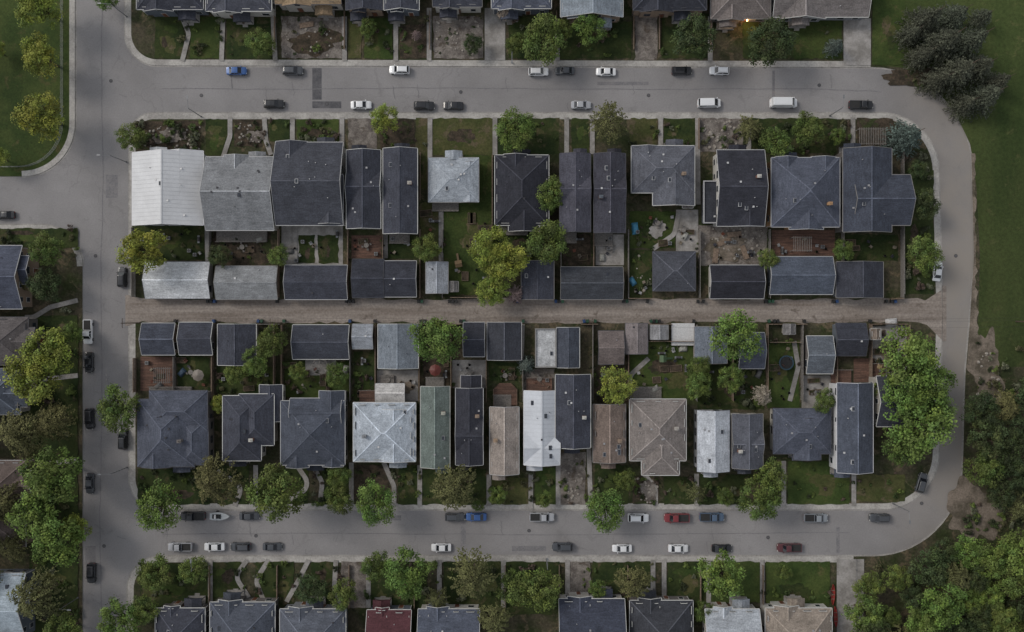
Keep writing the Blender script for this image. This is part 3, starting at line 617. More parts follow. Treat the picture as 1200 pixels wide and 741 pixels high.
house(534,455,566,545,'gy',DK2,'S',h=5.8,extra=[(534,490,566,530,'gx'),(540,440,564,470,'gy',-1.5)],trim=(160,160,160))
house(574,477,608,556,'gy',(130,122,116),'S',h=5.0,wall=(140,120,100))
house(614,458,656,545,'gy',(180,184,190),'S',h=5.2,extra=[(614,505,656,544,'gx')],metal=True,wall=(180,180,180),trim=(200,200,200))
house(651,439,692,525,'gy',(54,56,64),'S',h=5.8)
house(695,474,733,542,'gy',(114,102,95),'S',h=4.6,pitch=.32)
house(738,468,804,540,'h',(112,106,103),'S',h=4.8,extra=[(752,500,796,557,'h')],pitch=.36,vents=7)
house(817,481,855,553,'gy',(152,156,162),'S',h=5.4,extra=[(817,505,840,553,'gy',-1.2)],wall=(175,175,175))
house(858,485,894,549,'gy',(72,74,81),'S',h=5.4,extra=[(858,505,894,535,'gx')])
house(906,479,974,532,'h',SL,'S',h=3.8,extra=[(930,490,962,539,'gy')],pitch=.36,vents=6)
house(981,449,1023,554,'gy',(74,79,90),'S',h=6.0,wall=(185,186,188),trim=(185,185,188),vents=6)
house(1027,441,1062,500,'gx',DK,'S',h=5.2,porch=False)
for q in [(160,-70,238,11,'h',DK),(241,-68,318,13,'h',(66,68,76)),(322,-75,400,5,'gx',(134,116,94)),(405,-70,448,12,'gy',DK),(450,-70,491,12,'gy',DK),(507,-60,565,8,'gx',DK),(576,-60,646,10,'h',SL),(657,-60,730,20,'gy',(120,128,136)),(742,-70,828,12,'h',DK),(833,-60,903,22,'h',(98,92,90)),(906,-60,1018,20,'gx',(116,111,110))]:
    house(*q,'S',h=5.0 if q[0]<800 else 3.6,extra=[(q[0]+8,q[1]+30,q[0]+(q[2]-q[0])*.55,q[3]+2,'gy')],pitch=.38)
for q in [(182,713,240,790,'h',DK),(246,706,322,790,'h',(68,72,81)),(328,714,405,795,'h',(82,86,95)),(430,715,482,800,'gx',(72,46,50)),(490,714,562,790,'gx',(74,79,91)),(655,702,732,790,'gx',(60,64,76)),(738,704,812,790,'h',(62,64,70)),(826,714,890,790,'gx',(142,147,153)),(897,713,975,790,'h',(126,117,108))]:
    house(*q,'N',h=4.6,extra=[(q[0]+10,q[1]-3,q[0]+(q[2]-q[0])*.5,q[1]+45,'gy')],pitch=.4,trim=(185,185,182))
for q in [(-60,288,26,362,'gx',(66,70,82)),(-60,372,33,428,'h',(82,78,78)),(-60,432,24,486,'h',(76,82,92)),(-60,540,30,642,'h',(92,82,78)),(-60,672,30,750,'gx',(132,142,150))]:
    house(*q,'E',h=4.8,extra=[(q[0]+30,q[1]+12,q[2]+8,q[1]+45,'gx')],porch=False)
for i in range(9):
    x=170+i*92; house(x,-190,x+74,-110,'h',random.choice([DK,SL,GR,BR_]),'N',porch=False); house(x,840,x+74,915,'gx',random.choice([DK,SL,GR,BR_]),'S',porch=False)
# ---------------------------------------------------------------- fences
def fence(pts,h=1.7,k='wood',step=.22,name='wooden_fence'):
    m=MB()
    for a,b in zip(pts[:-1],pts[1:]):
        A=Vector(P(*a));B=Vector(P(*b)); L=(B-A).length; d=(B-A)/max(L,1e-6)
        n=max(1,int(L/step))
        for i in range(n):
            p=A+d*(i*step); q=p+d*(step*.88); zt=h+random.uniform(-.03,.03)
            m.beam((p.x,p.y,.1+zt/2),(q.x,q.y,.1+zt/2),.04,zt,k)
        for i in range(int(L/2.4)+1):
            p=A+d*min(L,i*2.4); m.box(p.x-.07,p.y-.07,.1,p.x+.07,p.y+.07,h+.2,k)
        m.beam((A.x,A.y,h+.13),(B.x,B.y,h+.13),.14,.05,k)
    return m.obj(name)
for x in (248,328,409,449.5,493,519,657,695,735.5,818.5,900,985.5,1055): fence([(x,270),(x,350)],k=random.choice(['wood','woodg']))
fence([(577,184),(577,262),(572,349),(528,349)]); fence([(493,180),(493,236)],h=1.2); fence([(1055,350),(1040,351)]); fence([(736,350),(762,350)]); fence([(158,268),(158,349)],k='woodg'); fence([(1055,180),(1056,345)],k='woodg'); fence([(818,140),(818,176)],h=1.2)
for x in (206.5,251,323,332,411.5,441,492,529,570,612.5,694,735.5,815,857,897.5,938,978,1018): fence([(x,381),(x,470)] if x not in (206.5,) else [(x,418),(x,458)],k=random.choice(['wood','woodg']))
for a,b in ((302,330),(493,540),(681,700),(761,786),(898,943),(1018,1060)): fence([(a,380),(b,380)],k=random.choice(['wood','woodg']))
fence([(900,401),(936,401)]); fence([(160,420),(160,460)]); fence([(740,400),(812,400)]); fence([(1062,381),(1064,410)])
for x in (323,404.5,504,652,742,772,832): fence([(x,15),(x,60)],h=1.1)
for x in (247,326,410,486,592,655,735,820,893): fence([(x,662),(x,712)],h=1.1)
def chain(pts,name='chain_link_fence'):
    m=MB(); pts=[P(*p) for p in pts]
    for a,b in zip(pts[:-1],pts[1:]):
        A=Vector(a);B=Vector(b);L=(B-A).length
        for z in (.15,.6,1.1): m.beam((A.x,A.y,z+.05),(B.x,B.y,z+.05),.04,.04,'steel')
        for i in range(max(1,int(L/2.4))): p=A+(B-A)*(i*2.4/L); m.cyl((p.x,p.y,.1),(p.x,p.y,1.35),.05,.05,'steel',6)
    m.obj(name)
chain(fillet([(74,-100,0),(74,196,50),(-60,196,0)],False,8))
chain([(1002,655),(1002,741)])
# ---------------------------------------------------------------- vehicles
def loft(m,st,k):
    rings=[]
    for x,hs in st:
        ring=[(x,y,z) for y,z in hs]+[(x,-y,z) for y,z in reversed(hs)]; rings.append(ring)
    n=len(rings[0]); vs=[p for r in rings for p in r]; fs=[]
    for i in range(len(rings)-1):
        for j in range(n): fs.append((i*n+j,(i+1)*n+j,(i+1)*n+(j+1)%n,i*n+(j+1)%n))
    fs.append(tuple(range(n))); fs.append(tuple(range((len(rings)-1)*n,len(rings)*n))[::-1]); 
    m.add(vs,[tuple(reversed(f)) for f in fs],k)
def car(kind):
    L,W,belt,top={'sedan':(4.7,1.82,.92,1.42),'suv':(4.75,1.9,1.08,1.72),'pickup':(5.7,1.98,1.12,1.85),'van':(5.3,1.98,1.15,2.0),'cargo_van':(6.2,2.1,1.3,2.6)}[kind]
    m=MB(); hw=W/2; hl=L/2
    nose={'sedan':.70,'suv':.9,'pickup':1.0,'van':.95,'cargo_van':1.1}[kind]; tail={'sedan':.82,'suv':1.0,'pickup':1.02,'van':1.1,'cargo_van':1.25}[kind]
    st=[]
    for t,wf,zt in [(-1,.80,tail-.12),(-.975,.90,tail-.03),(-.9,.97,tail),(-.6,1,belt),(-.2,1,belt),(.3,1,belt),(.55,1,belt-.02),(.8,.97,(belt+nose)/2),(.93,.9,nose),(.98,.78,nose-.1),(1,.66,nose-.2)]:
        w=hw*wf; st.append((t*hl,[(w*.9,.22),(w,.35),(w,.62),(w*.985,zt-.1),(w*.9,zt-.02),(w*.6,zt+.015)]))
    loft(m,st,'paint')
    if kind=='sedan': xs=(-1.65,-.95,.45,1.25)
    elif kind=='suv': xs=(-2.2,-1.85,.45,1.2)
    elif kind=='pickup': xs=(-.35,-.15,1.0,1.65)
    elif kind=='van': xs=(-2.5,-2.3,1.0,1.9)
    else: xs=(-2.95,-2.85,1.5,2.4)
    b0,t0,t1,b1=xs; wb=hw*.92; wt=hw*.76 if kind in('sedan','suv','pickup') else hw*.86
    zb=belt-.03
    V=[(b0,-wb,zb),(b1,-wb*.9,zb-.03),(b1,wb*.9,zb-.03),(b0,wb,zb),(t0,-wt,top-.05),(t1,-wt,top-.05),(t1,wt,top-.05),(t0,wt,top-.05)]
    sidek='cglass' if kind!='cargo_van' else 'paint'
    m.add(V,[(0,1,5,4),(2,3,7,6)],sidek); m.add(V,[(1,2,6,5)],'cglass'); m.add(V,[(3,0,4,7)],sidek)
    rs_=[]
    for t,wf,dz in ((0,.9,0),(.06,1,.035),(.5,1,.06),(.94,1,.035),(1,.88,0)):
        x=t0+(t1-t0)*t; rs_.append((x,[(wt*wf*1.02,top-.07),(wt*wf*.9,top-.02+dz*.6),(wt*wf*.5,top-.01+dz)]))
    loft(m,rs_,'paint')
    for i,j in ((0,4),(1,5),(2,6),(3,7)): m.beam(V[i],V[j],.09,.09,'paint')
    for s in (-1,1):
        xm=(t0+t1)/2; m.beam((xm,s*(wb+.0),zb),(xm,s*(wt+.0),top-.06),.08,.06,'paint')
        m.box(b1-.25,s*(hw+.0),zb-.02,b1-.05,s*(hw+.2),zb+.14,'paint')
    if kind=='suv':
        for s in (-1,1): m.box(t0+.2,s*(wt-.12),top+.02,t1-.2,s*(wt-.07),top+.08,'tyre')
    if kind=='pickup':
        m.box(-hl+.18,-hw+.16,belt-.06,-.45,hw-.16,belt+.02,'tyre')
        for q in ((-hl+.05,-hw+.04,-.4,-hw+.15),(-hl+.05,hw-.15,-.4,hw-.04),(-hl+.04,-hw+.16,-hl+.16,hw-.16)): m.box(q[0],q[1],belt-.1,q[2],q[3],belt+.07,'paint')
    wr=.34 if kind=='sedan' else .38
    for x in (-hl*.6,hl*.64):
        for s in (-1,1): m.cyl((x,s*(hw-.22),wr),(x,s*(hw+.02),wr),wr,wr,'tyre',16); m.cyl((x,s*(hw+.02),wr),(x,s*(hw+.035),wr),wr*.6,wr*.55,'steel',12)
    for s in (-1,1):
        m.box(hl*.955,s*hw*.5,nose-.22,hl*.995,s*hw*.78,nose-.1,'lamp_w'); m.box(-hl*1.002,s*hw*.5,tail-.28,-hl*.985,s*hw*.8,tail-.14,'lamp_r')
    if kind!='cargo_van': m.box(b1+.05,-hw*.75,belt-.035,b1+.08,hw*.75,belt+.004,'tyre')
    else:
        for i in range(5): m.box(-2.4+i*.75,-wt*.8,top+.045,-2.35+i*.75,wt*.8,top+.07,'paint')
    return m.mesh(kind+'_mesh')
CM={k:car(k) for k in('sedan','suv','pickup','van','cargo_van')}
CN={'sedan':'parked_sedan_car','suv':'parked_suv_car','pickup':'parked_pickup_truck','van':'parked_van','cargo_van':'cargo_van'}
CC={'w':(0.68,0.69,0.70),'k':(0.014,0.015,0.018),'g':(0.055,0.06,0.068),'s':(0.22,0.24,0.26),'b':(0.03,0.09,0.26),'r':(0.18,0.025,0.03),'B':(0.07,0.11,0.17),'m':(0.09,0.025,0.03),'l':(0.36,0.37,0.39)}
CARS=[(277,83,0,'sedan','b'),(343,83,0,'suv','g'),(468,82,180,'suv','w'),(631,84,0,'suv','w'),(662,83,180,'sedan','g'),(710,84,180,'sedan','w'),(799,83,0,'suv','k'),(843,83,180,'suv','w'),
(321,122,0,'suv','k'),(423,123,0,'sedan','w'),(497,124,0,'suv','k'),(531,124,180,'sedan','k'),(681,123,0,'sedan','l'),(831,121,0,'van','w'),(918,121,0,'cargo_van','w'),(1009,123,0,'pickup','k'),
(226,605,180,'pickup','k'),(292,605,0,'sedan','g'),(533,606,0,'suv','g'),(558,606,180,'sedan','b'),(635,606,0,'pickup','l'),(748,607,0,'suv','w'),(793,607,180,'pickup','r'),(834,606,0,'pickup','B'),(956,607,0,'pickup','s'),(1031,607,180,'suv','g'),
(211,641,180,'pickup','l'),(251,641,180,'sedan','w'),(282,641,180,'suv','g'),(319,641,0,'sedan','g'),(517,642,180,'sedan','w'),(659,641,180,'suv','g'),(729,643,180,'sedan','w'),(795,643,0,'sedan','w'),(846,643,0,'sedan','k'),(925,642,180,'pickup','m'),
(1080,566,75,'suv','g'),(1099,318,82,'sedan','w'),(103,389,270,'pickup','w'),(143,325,90,'suv','k'),(104,425,270,'sedan','k'),(105,491,270,'suv','k'),(144,515,90,'suv','k'),(105,567,270,'sedan','g'),(107,672,270,'suv','k'),(5,252,180,'sedan','k')]
for x,y,a,kd,c in CARS:
    o=bpy.data.objects.new(CN[kd],CM[kd]); COL.objects.link(o); w=P(x,y,.8); o.location=(w[0],w[1],0.005); o.rotation_euler=(0,0,math.radians(a+random.uniform(-1,1))); o.color=(*CC[c],1); 
    s=random.uniform(.97,1.03); o.scale=(s,s,s)
def boat(x,y,a,col,name):
    e=empty(name); m=MB(); st=[]
    for t,w in ((-1,.75),(-.6,.95),(0,1),(.5,.75),(.8,.42),(.97,.1)):
        st.append((t*2.3,[(w*.25,.55),(w*.75,.75),(w*.95,1.15),(w*.85,1.2),(w*.3,1.17)]))
    loft(m,st,'plastic'); m.obj('hull',e,(*col,1))
    m=MB(); m.box(-1.7,-.5,1.17,.3,.5,1.22,'tyre'); m.box(-1.2,-.45,1.2,-.8,.45,1.5,'plastic'); m.add([(.3,-.6,1.18),(.3,.6,1.18),(.1,.45,1.6),(.1,-.45,1.6)],[(0,1,2,3)],'cglass'); m.obj('cockpit',e,(.5,.5,.5,1))
    m=MB(); m.box(-2.2,-.06,.4,3.0,.06,.5,'steel'); m.box(-.9,-1,.38,-.7,1,.48,'steel')
    for s in (-1,1): m.cyl((-.8,s*.95,.3),(-.8,s*1.12,.3),.3,.3,'tyre',14)
    m.obj('trailer',e); w=P(x,y,.8); e.location=(w[0],w[1],.005); e.rotation_euler=(0,0,math.radians(a))
boat(258,605,0,(.35,.37,.38),'boat_on_trailer')
def canoe(x,y,a,col):
    m=MB(); st=[]
    for t,w in ((-1,.04),(-.8,.22),(-.4,.42),(0,.46),(.4,.42),(.8,.22),(1,.04)): st.append((t*2.4,[(w*.3,.15),(w*.9,.3),(w,.55+.15*abs(t)**3),(w*.85,.55+.15*abs(t)**3),(w*.6,.3)]))
    loft(m,st,'plastic'); 
    for xx in (-1,.0,1): m.box(xx-.08,-.38,.5,xx+.08,.38,.54,'wood')
    o=m.obj('canoe',None,(*col,1)); w=P(x,y); o.location=(w[0],w[1],.15); o.rotation_euler=(0,0,math.radians(a))
canoe(975,696,88,(.2,.03,.025)); canoe(978,722,93,(.26,.035,.03))
# ---------------------------------------------------------------- street furniture
def lamp(x,y,dx,dy):
    e=empty('street_lamp'); m=MB(); m.cyl((0,0,.1),(0,0,8),.11,.07,'steel',8); m.cyl((0,0,.1),(0,0,.5),.2,.18,'steel',8); m.obj('pole',e)
    m=MB(); m.cyl((0,0,7.8),(dx*2.0,dy*2.0,8.3),.05,.04,'steel',6); m.obj('arm',e)
    m=MB(); c=Vector((dx*2.3,dy*2.3,8.3)); m.beam(c-Vector((dx*.4,dy*.4,0)),c+Vector((dx*.4,dy*.4,0)),.3,.14,'steel'); m.beam(c-Vector((dx*.25,dy*.25,.08)),c+Vector((dx*.25,dy*.25,-.08)),.2,.05,'lamp_w'); m.obj('lamp_head',e)
    w=P(x,y); e.location=(w[0],w[1],.0)
lamp(148,190,-1,0); lamp(149,548,-1,0); lamp(236,137,0,1); lamp(972,136,0,1); lamp(240,657,0,1); lamp(640,655,0,1); lamp(600,74,0,-1); lamp(1046,590,0,-1); lamp(92,700,1,0); lamp(149,20,-1,0)
up=[(165,378.5),(330,378.5),(500,377.8),(690,377.6),(862,379),(1030,379.5),(1190,377)]
for i,(x,y) in enumerate(up):
    e=empty('utility_pole'); m=MB(); m.cyl((0,0,0),(0,0,9.5),.15,.1,'bark',8); m.obj('pole',e); m=MB(); m.box(-.05,-1.1,8.9,.05,1.1,9.05,'bark'); [m.cyl((0,q,9.05),(0,q,9.25),.05,.04,'steel',6) for q in (-1,-.4,.4,1)]; m.obj('crossarm',e)
    if i in(2,4): m=MB(); m.cyl((.35,0,7.4),(.35,0,8.4),.25,.25,'steel',10); m.obj('transformer',e)
    w=P(x,y); e.location=(w[0],w[1],.1)
m=MB()
for (a,b) in zip(up[:-1],up[1:]):
    A=P(*a);B=P(*b)
    for q in (-1,.4,1):
        pr=None
        for k in range(9):
            t=k/8; p=(A[0]+(B[0]-A[0])*t,A[1]+(B[1]-A[1])*t+q,9.33-1.0*4*t*(1-t))
            if pr: m.cyl(pr,p,.018,.018,'tyre',4)
            pr=p
m.obj('power_lines')
def binn(x,y,c):
    m=MB(); m.add([(-.22,-.25,0),(.22,-.25,0),(.22,.25,0),(-.22,.25,0),(-.3,-.36,1),(.3,-.36,1),(.3,.36,1),(-.3,.36,1)],[(3,2,1,0),(0,1,5,4),(1,2,6,5),(2,3,7,6),(3,0,4,7)],'plastic')
    m.add([(-.33,-.38,1),(.33,-.38,1),(.33,.4,1),(-.33,.4,1),(-.28,-.33,1.1),(.28,-.33,1.1),(.28,.36,1.1),(-.28,.36,1.1)],[(3,2,1,0),(4,5,6,7),(0,1,5,4),(1,2,6,5),(2,3,7,6),(3,0,4,7)],'plastic')
    for s in(-1,1): m.cyl((s*.2,.36,.1),(s*.28,.36,.1),.1,.1,'tyre',8)
    o=m.obj('wheelie_bin',None,(*c,1)); w=P(x,y); o.location=(w[0],w[1],.13); o.rotation_euler=(0,0,random.uniform(-.3,.3)+(math.pi if y<365 else 0))
BC=[(.02,.05,.13),(.02,.02,.02),(.02,.06,.035),(.02,.02,.02)]
for x in (248,329,410,494,530,606,654,733,761,820,826,899,978,1040,1046): 
    for j in range(random.randint(1,3)): binn(x+j*4-3,353.3,random.choice(BC))
for x in (207,252,304,334,411,440,494,540,613,684,697,762,768,812,857,900,906,941,1018): 
    for j in range(random.randint(1,2)): binn(x+j*4,376.5 ,random.choice(BC))
def pergola(x,y,w,l,name='pergola'):
    m=MB(); 
    for a in(-1,1):
        for b in(-1,1): m.box(a*w/2-.07,b*l/2-.07,0,a*w/2+.07,b*l/2+.07,2.4,'woodg')
        m.box(-w/2-.3,a*l/2-.05,2.4,w/2+.3,a*l/2+.05,2.58,'woodg')
    n=int(w/.4)
    for i in range(n+1): m.box(-w/2+i*w/n-.04,-l/2-.3,2.59,-w/2+i*w/n+.04,l/2+.3,2.7,'woodg')
    o=m.obj(name); c=P(x,y,2.5); o.location=(c[0],c[1],.12)
pergola(190,440,3.5,3.2); pergola(1022,160,6,3.4); pergola(940,286,4,3)
m=MB()
for i in range(8):
    t=i*math.pi/4; t2=t+math.pi/4; a=(1.9*math.cos(t),1.9*math.sin(t)); b=(1.9*math.cos(t2),1.9*math.sin(t2))
    m.cyl((*a,0),(*a,2.4),.07,.07,'woodg',6); m.beam((*a,2.42),(*b,2.42),.1,.16,'woodg'); m.beam((*a,2.5),(0,0,3.1),.08,.1,'woodg')
    for s in (.35,.65): m.beam((a[0]*(1-s),a[1]*(1-s),2.5+.6*s),(b[0]*(1-s),b[1]*(1-s),2.5+.6*s),.06,.06,'woodg')
o=m.obj('octagonal_gazebo'); c=P(375,430,2.5); o.location=(c[0],c[1],.13)
def table(x,y):
    e=empty('patio_table_set'); m=MB(); m.cyl((0,0,.7),(0,0,.75),.6,.6,'woodg',14); m.cyl((0,0,0),(0,0,.7),.06,.05,'steel',6); m.obj('table',e)
    for i in range(4):
        t=i*1.57+.3; m=MB(); cx,cy=math.cos(t)*1.0,math.sin(t)*1.0; m.box(cx-.22,cy-.22,.4,cx+.22,cy+.22,.46,'woodg'); m.box(cx-.22+.0,cy+.18,.46,cx+.22,cy+.22,.9,'woodg'); [m.box(cx+a*.2-.02,cy+b*.2-.02,0,cx+a*.2+.02,cy+b*.2+.02,.4,'steel') for a in(-1,1) for b in(-1,1)]; m.obj('chair',e)
    c=P(x,y); e.location=(c[0],c[1],.16)
for p in ((430,288),(715,290),(800,270),(455,445),(550,438),(592,440),(955,460),(1040,400),(285,290),(225,436),(770,262),(632,444)): table(*p)
def umbrella(x,y,c):
    e=empty('patio_umbrella'); m=MB(); m.cyl((0,0,0),(0,0,2.4),.03,.03,'steel',6); m.obj('pole',e); m=MB(); n=8
    m.add([(0,0,2.55)]+[(1.4*math.cos(i*6.283/n),1.4*math.sin(i*6.283/n),2.05) for i in range(n)],[(0,i+1,(i+1)%n+1) for i in range(n)],'plastic'); m.obj('canopy',e,(*c,1)); q=P(x,y,2.2); e.location=(q[0],q[1],.15)
umbrella(510,434,(.11,.03,.025)); umbrella(232,440,(.16,.14,.12))
def lumber(x,y,a):
    m=MB()
    for j in range(4):
        for i in range(6): m.box(-1.6+random.uniform(-.15,.15),-.6+i*.2,j*.1,1.6+random.uniform(-.15,.15),-.6+i*.2+.18,j*.1+.09,'wood')
    o=m.obj('lumber_pile'); c=P(x,y); o.location=(c[0],c[1],.16); o.rotation_euler=(0,0,math.radians(a))
lumber(848,284,20); lumber(872,296,-70); lumber(838,300,85); lumber(360,30,10); lumber(860,275,5); lumber(1050,428,60)
def place(m,name,x,y,a=0,c=None):
    o=m.obj(name,None,(*c,1) if c else None); q=P(x,y); o.location=(q[0],q[1],.16); o.rotation_euler=(0,0,math.radians(a)); return o
def bed(x,y,a):
    m=MB(); w,l=random.uniform(.5,.8),random.uniform(.9,1.6)
    for q in ((-l,-w,l,-w+.06),(-l,w-.06,l,w),(-l,-w+.06,-l+.06,w-.06),(l-.06,-w+.06,l,w-.06)): m.box(q[0],q[1],0,q[2],q[3],.4,'wood')
    m.box(-l+.06,-w+.06,0,l-.06,w-.06,.33,'soil'); place(m,'raised_garden_bed',x,y,a)
def bbq(x,y,a):
    m=MB(); m.box(-.5,-.28,.1,.5,.28,.8,'iron'); m.box(-.9,-.25,.78,-.5,.25,.82,'steel'); m.box(.5,-.25,.78,.9,.25,.82,'steel'); m.cyl((-.48,0,.85),(.48,0,.85),.28,.28,'iron',12); place(m,'barbecue_grill',x,y,a)
def tramp(x,y):
    m=MB(); n=16; m.cyl((0,0,.78),(0,0,.8),1.45,1.45,'tyre',24)
    for i in range(n):
        t=i*6.283/n;t2=(i+1)*6.283/n; m.beam((1.6*math.cos(t),1.6*math.sin(t),.82),(1.6*math.cos(t2),1.6*math.sin(t2),.82),.3,.06,'plastic')
        if i%4==0: m.cyl((1.6*math.cos(t),1.6*math.sin(t),0),(1.6*math.cos(t),1.6*math.sin(t),.8),.04,.04,'steel',6)
    place(m,'trampoline',x,y,0,(.03,.06,.08))
def playset(x,y,a,c):
    m=MB()
    for i in(-1,1):
        for j in(-1,1): m.box(i*.6-.05,j*.6-.05,0,i*.6+.05,j*.6+.05,2.2,'wood')
    m.box(-.65,-.65,1.1,.65,.65,1.18,'wood'); m.add([(-.8,-.8,2.0),(.8,-.8,2.0),(.8,.8,2.0),(-.8,.8,2.0),(0,-.8,2.6),(0,.8,2.6)],[(0,4,5,3),(1,2,5,4)],'plastic'); m.add([(.65,-.25,1.15),(.65,.25,1.15),(2.6,.25,.15),(2.6,-.25,.15)],[(0,3,2,1)],'plastic'); place(m,'play_structure',x,y,a,c)
def tarp(x,y,c,sx=1.2,sy=.8):
    m=MB(); n=8; vs=[];fs=[]
    for i in range(n+1):
        for j in range(n+1):
            u,v=i/n*2-1,j/n*2-1; vs.append((u*sx*1.15,v*sy*1.15,max(0,.75*(1-u**4)*(1-v**4)+random.uniform(-.05,.05))))
    for i in range(n):
        for j in range(n): a=i*(n+1)+j; fs.append((a,a+n+1,a+n+2,a+1))
    m.add(vs,fs,'plastic'); place(m,'tarp_covered_pile',x,y,random.uniform(0,90),c)
def chairp(x,y,c):
    m=MB(); m.box(-.3,-.3,.3,.3,.3,.36,'plastic'); m.box(-.3,.26,.36,.3,.32,.95,'plastic'); m.box(-.36,-.3,.5,-.3,.3,.55,'plastic'); m.box(.3,-.3,.5,.36,.3,.55,'plastic'); [m.box(i*.25-.03,j*.25-.03,0,i*.25+.03,j*.25+.03,.3,'plastic') for i in(-1,1) for j in(-1,1)]; place(m,'garden_chair',x,y,random.uniform(0,360),c)
def acu(x,y):
    m=MB(); m.box(-.4,-.4,0,.4,.4,.8,'steel'); m.cyl((0,0,.8),(0,0,.83),.32,.32,'iron',14); place(m,'air_conditioner_unit',x,y)
def planter(x,y):
    m=MB(); m.cyl((0,0,0),(0,0,.45),.2,.3,'plastic',10); m.cyl((0,0,.45),(0,0,.7),.3,.16,'leaf',7); place(m,'potted_plant',x,y,0,random.choice([(.12,.07,.05),(.1,.1,.1),(.09,.12,.05)]))
RC=random.Random(50); random.seed(11)
YARDS=[(160,270,238,302),(254,275,318,308),(334,270,400,308),(414,278,446,300),(452,278,486,302),(496,245,514,298),(526,245,572,340),(614,275,654,302),(660,278,690,308),(698,278,730,308),(740,252,790,290),(740,296,762,346),(794,250,816,292),(822,268,897,308),(906,272,976,298),(990,278,1050,303),
 (168,420,204,456),(210,420,244,456),(256,432,320,458),(336,426,408,462),(415,414,438,466),(444,436,490,466),(497,404,526,448),(532,424,568,440),(574,426,610,444),(614,434,648,455),(697,432,734,470),(740,404,812,464),(818,430,895,476),(899,404,936,474),(940,442,976,476),(1020,384,1060,438)]
for (a,b,c,d) in YARDS:
    area=(c-a)*(d-b); n=int(3+area/330)
    for _ in range(n):
        x,y=RC.uniform(a+2,c-2),RC.uniform(b+2,d-2); q=RC.random()
        if q<.18: bed(x,y,RC.choice([0,90,5]))
        elif q<.28: bbq(x,y,RC.choice([0,90]))
        elif q<.55: chairp(x,y,RC.choice([(.3,.3,.3),(.14,.05,.03),(.04,.04,.05),(.2,.17,.13)]))
        elif q<.60: tarp(x,y,RC.choice([(.05,.08,.12),(.1,.1,.1),(.25,.25,.23)]),.9,.6)
        elif q<.70: acu(x,y)
        else: planter(x,y)
tramp(920,425); playset(775,420,0,(.06,.10,.05)); playset(538,310,100,(.12,.08,.04))
tarp(744,268,(.06,.22,.34),.7,1.2); tarp(741,330,(.05,.17,.27),.6,.9); tarp(1044,378,(.4,.4,.4)); tarp(1030,428,(.3,.22,.12))
def boulders(x0,y0,x1,y1,n,name='garden_boulders',k='stone'):
    m=MB()
    for _ in range(n):
        c=P(random.uniform(x0,x1),random.uniform(y0,y1)); s=random.uniform(.15,.45); pts=[]
        for i in range(2):
            for j in range(6): t=j*1.047+i*.5; q=s*(1 if i==0 else .6)*random.uniform(.8,1.2); pts.append((c[0]+q*math.cos(t),c[1]+q*math.sin(t),.12+i*s*.8))
        m.add(pts,[(j,(j+1)%6,6+(j+1)%6,6+j) for j in range(6)]+[(6,7,8,9,10,11)],k)
    m.obj(name)
boulders(162,146,235,175,50); boulders(822,142,870,175,50); boulders(278,144,306,170,24); boulders(510,24,564,66,30); boulders(744,560,770,590,30); boulders(820,268,896,308,50); boulders(335,24,400,66,30); boulders(660,535,684,588,24); boulders(1030,385,1060,440,24); boulders(340,425,408,462,14); boulders(1145,410,1170,470,20); boulders(740,296,762,346,14)
def shed(x0,y0,x1,y1,c): house(x0,y0,x1,y1,'gy',c,'N',h=2.2,name='garden_shed',porch=False,garage=True,pitch=.4,vents=0,chim=False)
shed(527,330,537,342,(90,88,88)); shed(762,381,783,398,(120,120,122)); shed(1020,385,1032,398,(110,100,92)); shed(800,232,812,244,(96,92,90)); shed(918,380,932,392,(98,96,96))
m=MB(); a=P(787,405,1);b=P(814,379,1); m.box(a[0],a[1],.1,b[0],b[1],1.0,'woodg')
for i in range(18):
    xx=a[0]+(b[0]-a[0])*i/18; m.box(xx,a[1],1.003,xx+(b[0]-a[0])/18*.9,b[1],1.04,'door')
m.obj('raised_deck')
m=MB(); a=P(578,475,.6);b=P(606,449,.6); n=20
for i in range(n):
    t=i/n; yy=a[1]+(b[1]-a[1])*t; ins=max(0,(t-.7)/.3)*1.6
    m.box(a[0]+ins,yy,.55,b[0]-ins,yy+(b[1]-a[1])/n*.88,.62,'deck')
m.box(a[0]+.1,a[1]+.1,.1,b[0]-.1,a[1]+(b[1]-a[1])*.65,.54,'woodg')
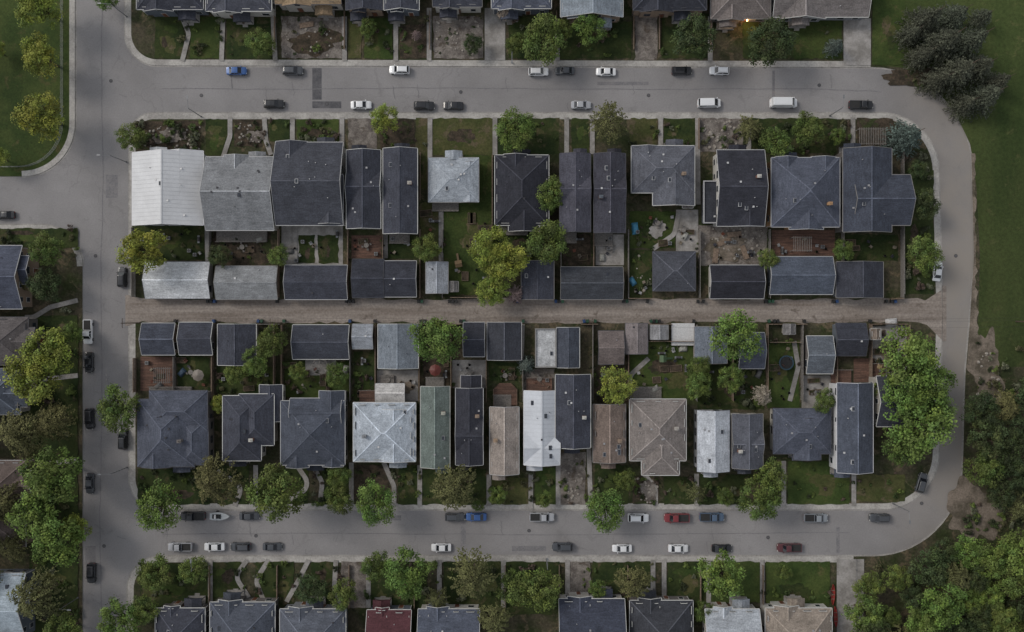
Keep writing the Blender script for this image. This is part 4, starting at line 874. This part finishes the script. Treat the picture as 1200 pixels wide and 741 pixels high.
for x in (a[0]+.05,b[0]-.05):
    m.beam((x,a[1],1.5),(x,a[1]+(b[1]-a[1])*.7,1.5),.08,.06,'wood')
    for i in range(4): yy=a[1]+(b[1]-a[1])*.7*i/3; m.box(x-.05,yy-.05,.5,x+.05,yy+.05,1.5,'wood')
m.obj('garden_deck')
# lit porch light
e=empty('porch_light'); c=P(872,27)
m=MB(); M['bulb']=plain('lit_bulb',(1,.62,.25,1),.5,emit=12); m.box(-.12,-.12,2.2,.12,.12,2.5,'bulb'); m.obj('bulb',e)
L=bpy.data.lights.new('porch_bulb','POINT'); L.energy=420; L.color=(1,.6,.25); L.shadow_soft_size=.15; lo=bpy.data.objects.new('bulb_light',L); COL.objects.link(lo); lo.parent=e; lo.location=(0,-.6,2.6); e.location=(c[0],c[1]-.3,.1)
# ---------------------------------------------------------------- light, world, camera
sd=Vector((-0.75,0.42,0.70)).normalized()
sun=bpy.data.lights.new('sun','SUN'); sun.energy=1.5; sun.angle=math.radians(18); sun.color=(1,.92,.82)
so=bpy.data.objects.new('sun',sun); COL.objects.link(so); so.rotation_euler=sd.to_track_quat('Z','Y').to_euler()
w=bpy.data.worlds.new('World'); scene.world=w; w.use_nodes=True; n=w.node_tree
sk=n.nodes.new('ShaderNodeTexSky'); sk.sky_type='NISHITA'; sk.sun_disc=False; sk.sun_elevation=math.asin(sd.z); sk.sun_rotation=math.atan2(sd.x,sd.y)
hs=n.nodes.new('ShaderNodeHueSaturation'); hs.inputs['Saturation'].default_value=0.22; hs.inputs['Value'].default_value=1.15
n.links.new(sk.outputs[0],hs.inputs['Color']); bg=n.nodes['Background']; n.links.new(hs.outputs[0],bg.inputs[0]); bg.inputs[1].default_value=0.15
cam=bpy.data.cameras.new('camera'); co=bpy.data.objects.new('camera',cam); COL.objects.link(co); co.location=(0,0,H); cam.sensor_width=36; cam.lens=18*H/120; cam.clip_end=6000; scene.camera=co
scene.view_settings.view_transform='Standard'; scene.view_settings.look='None'; scene.view_settings.exposure=0
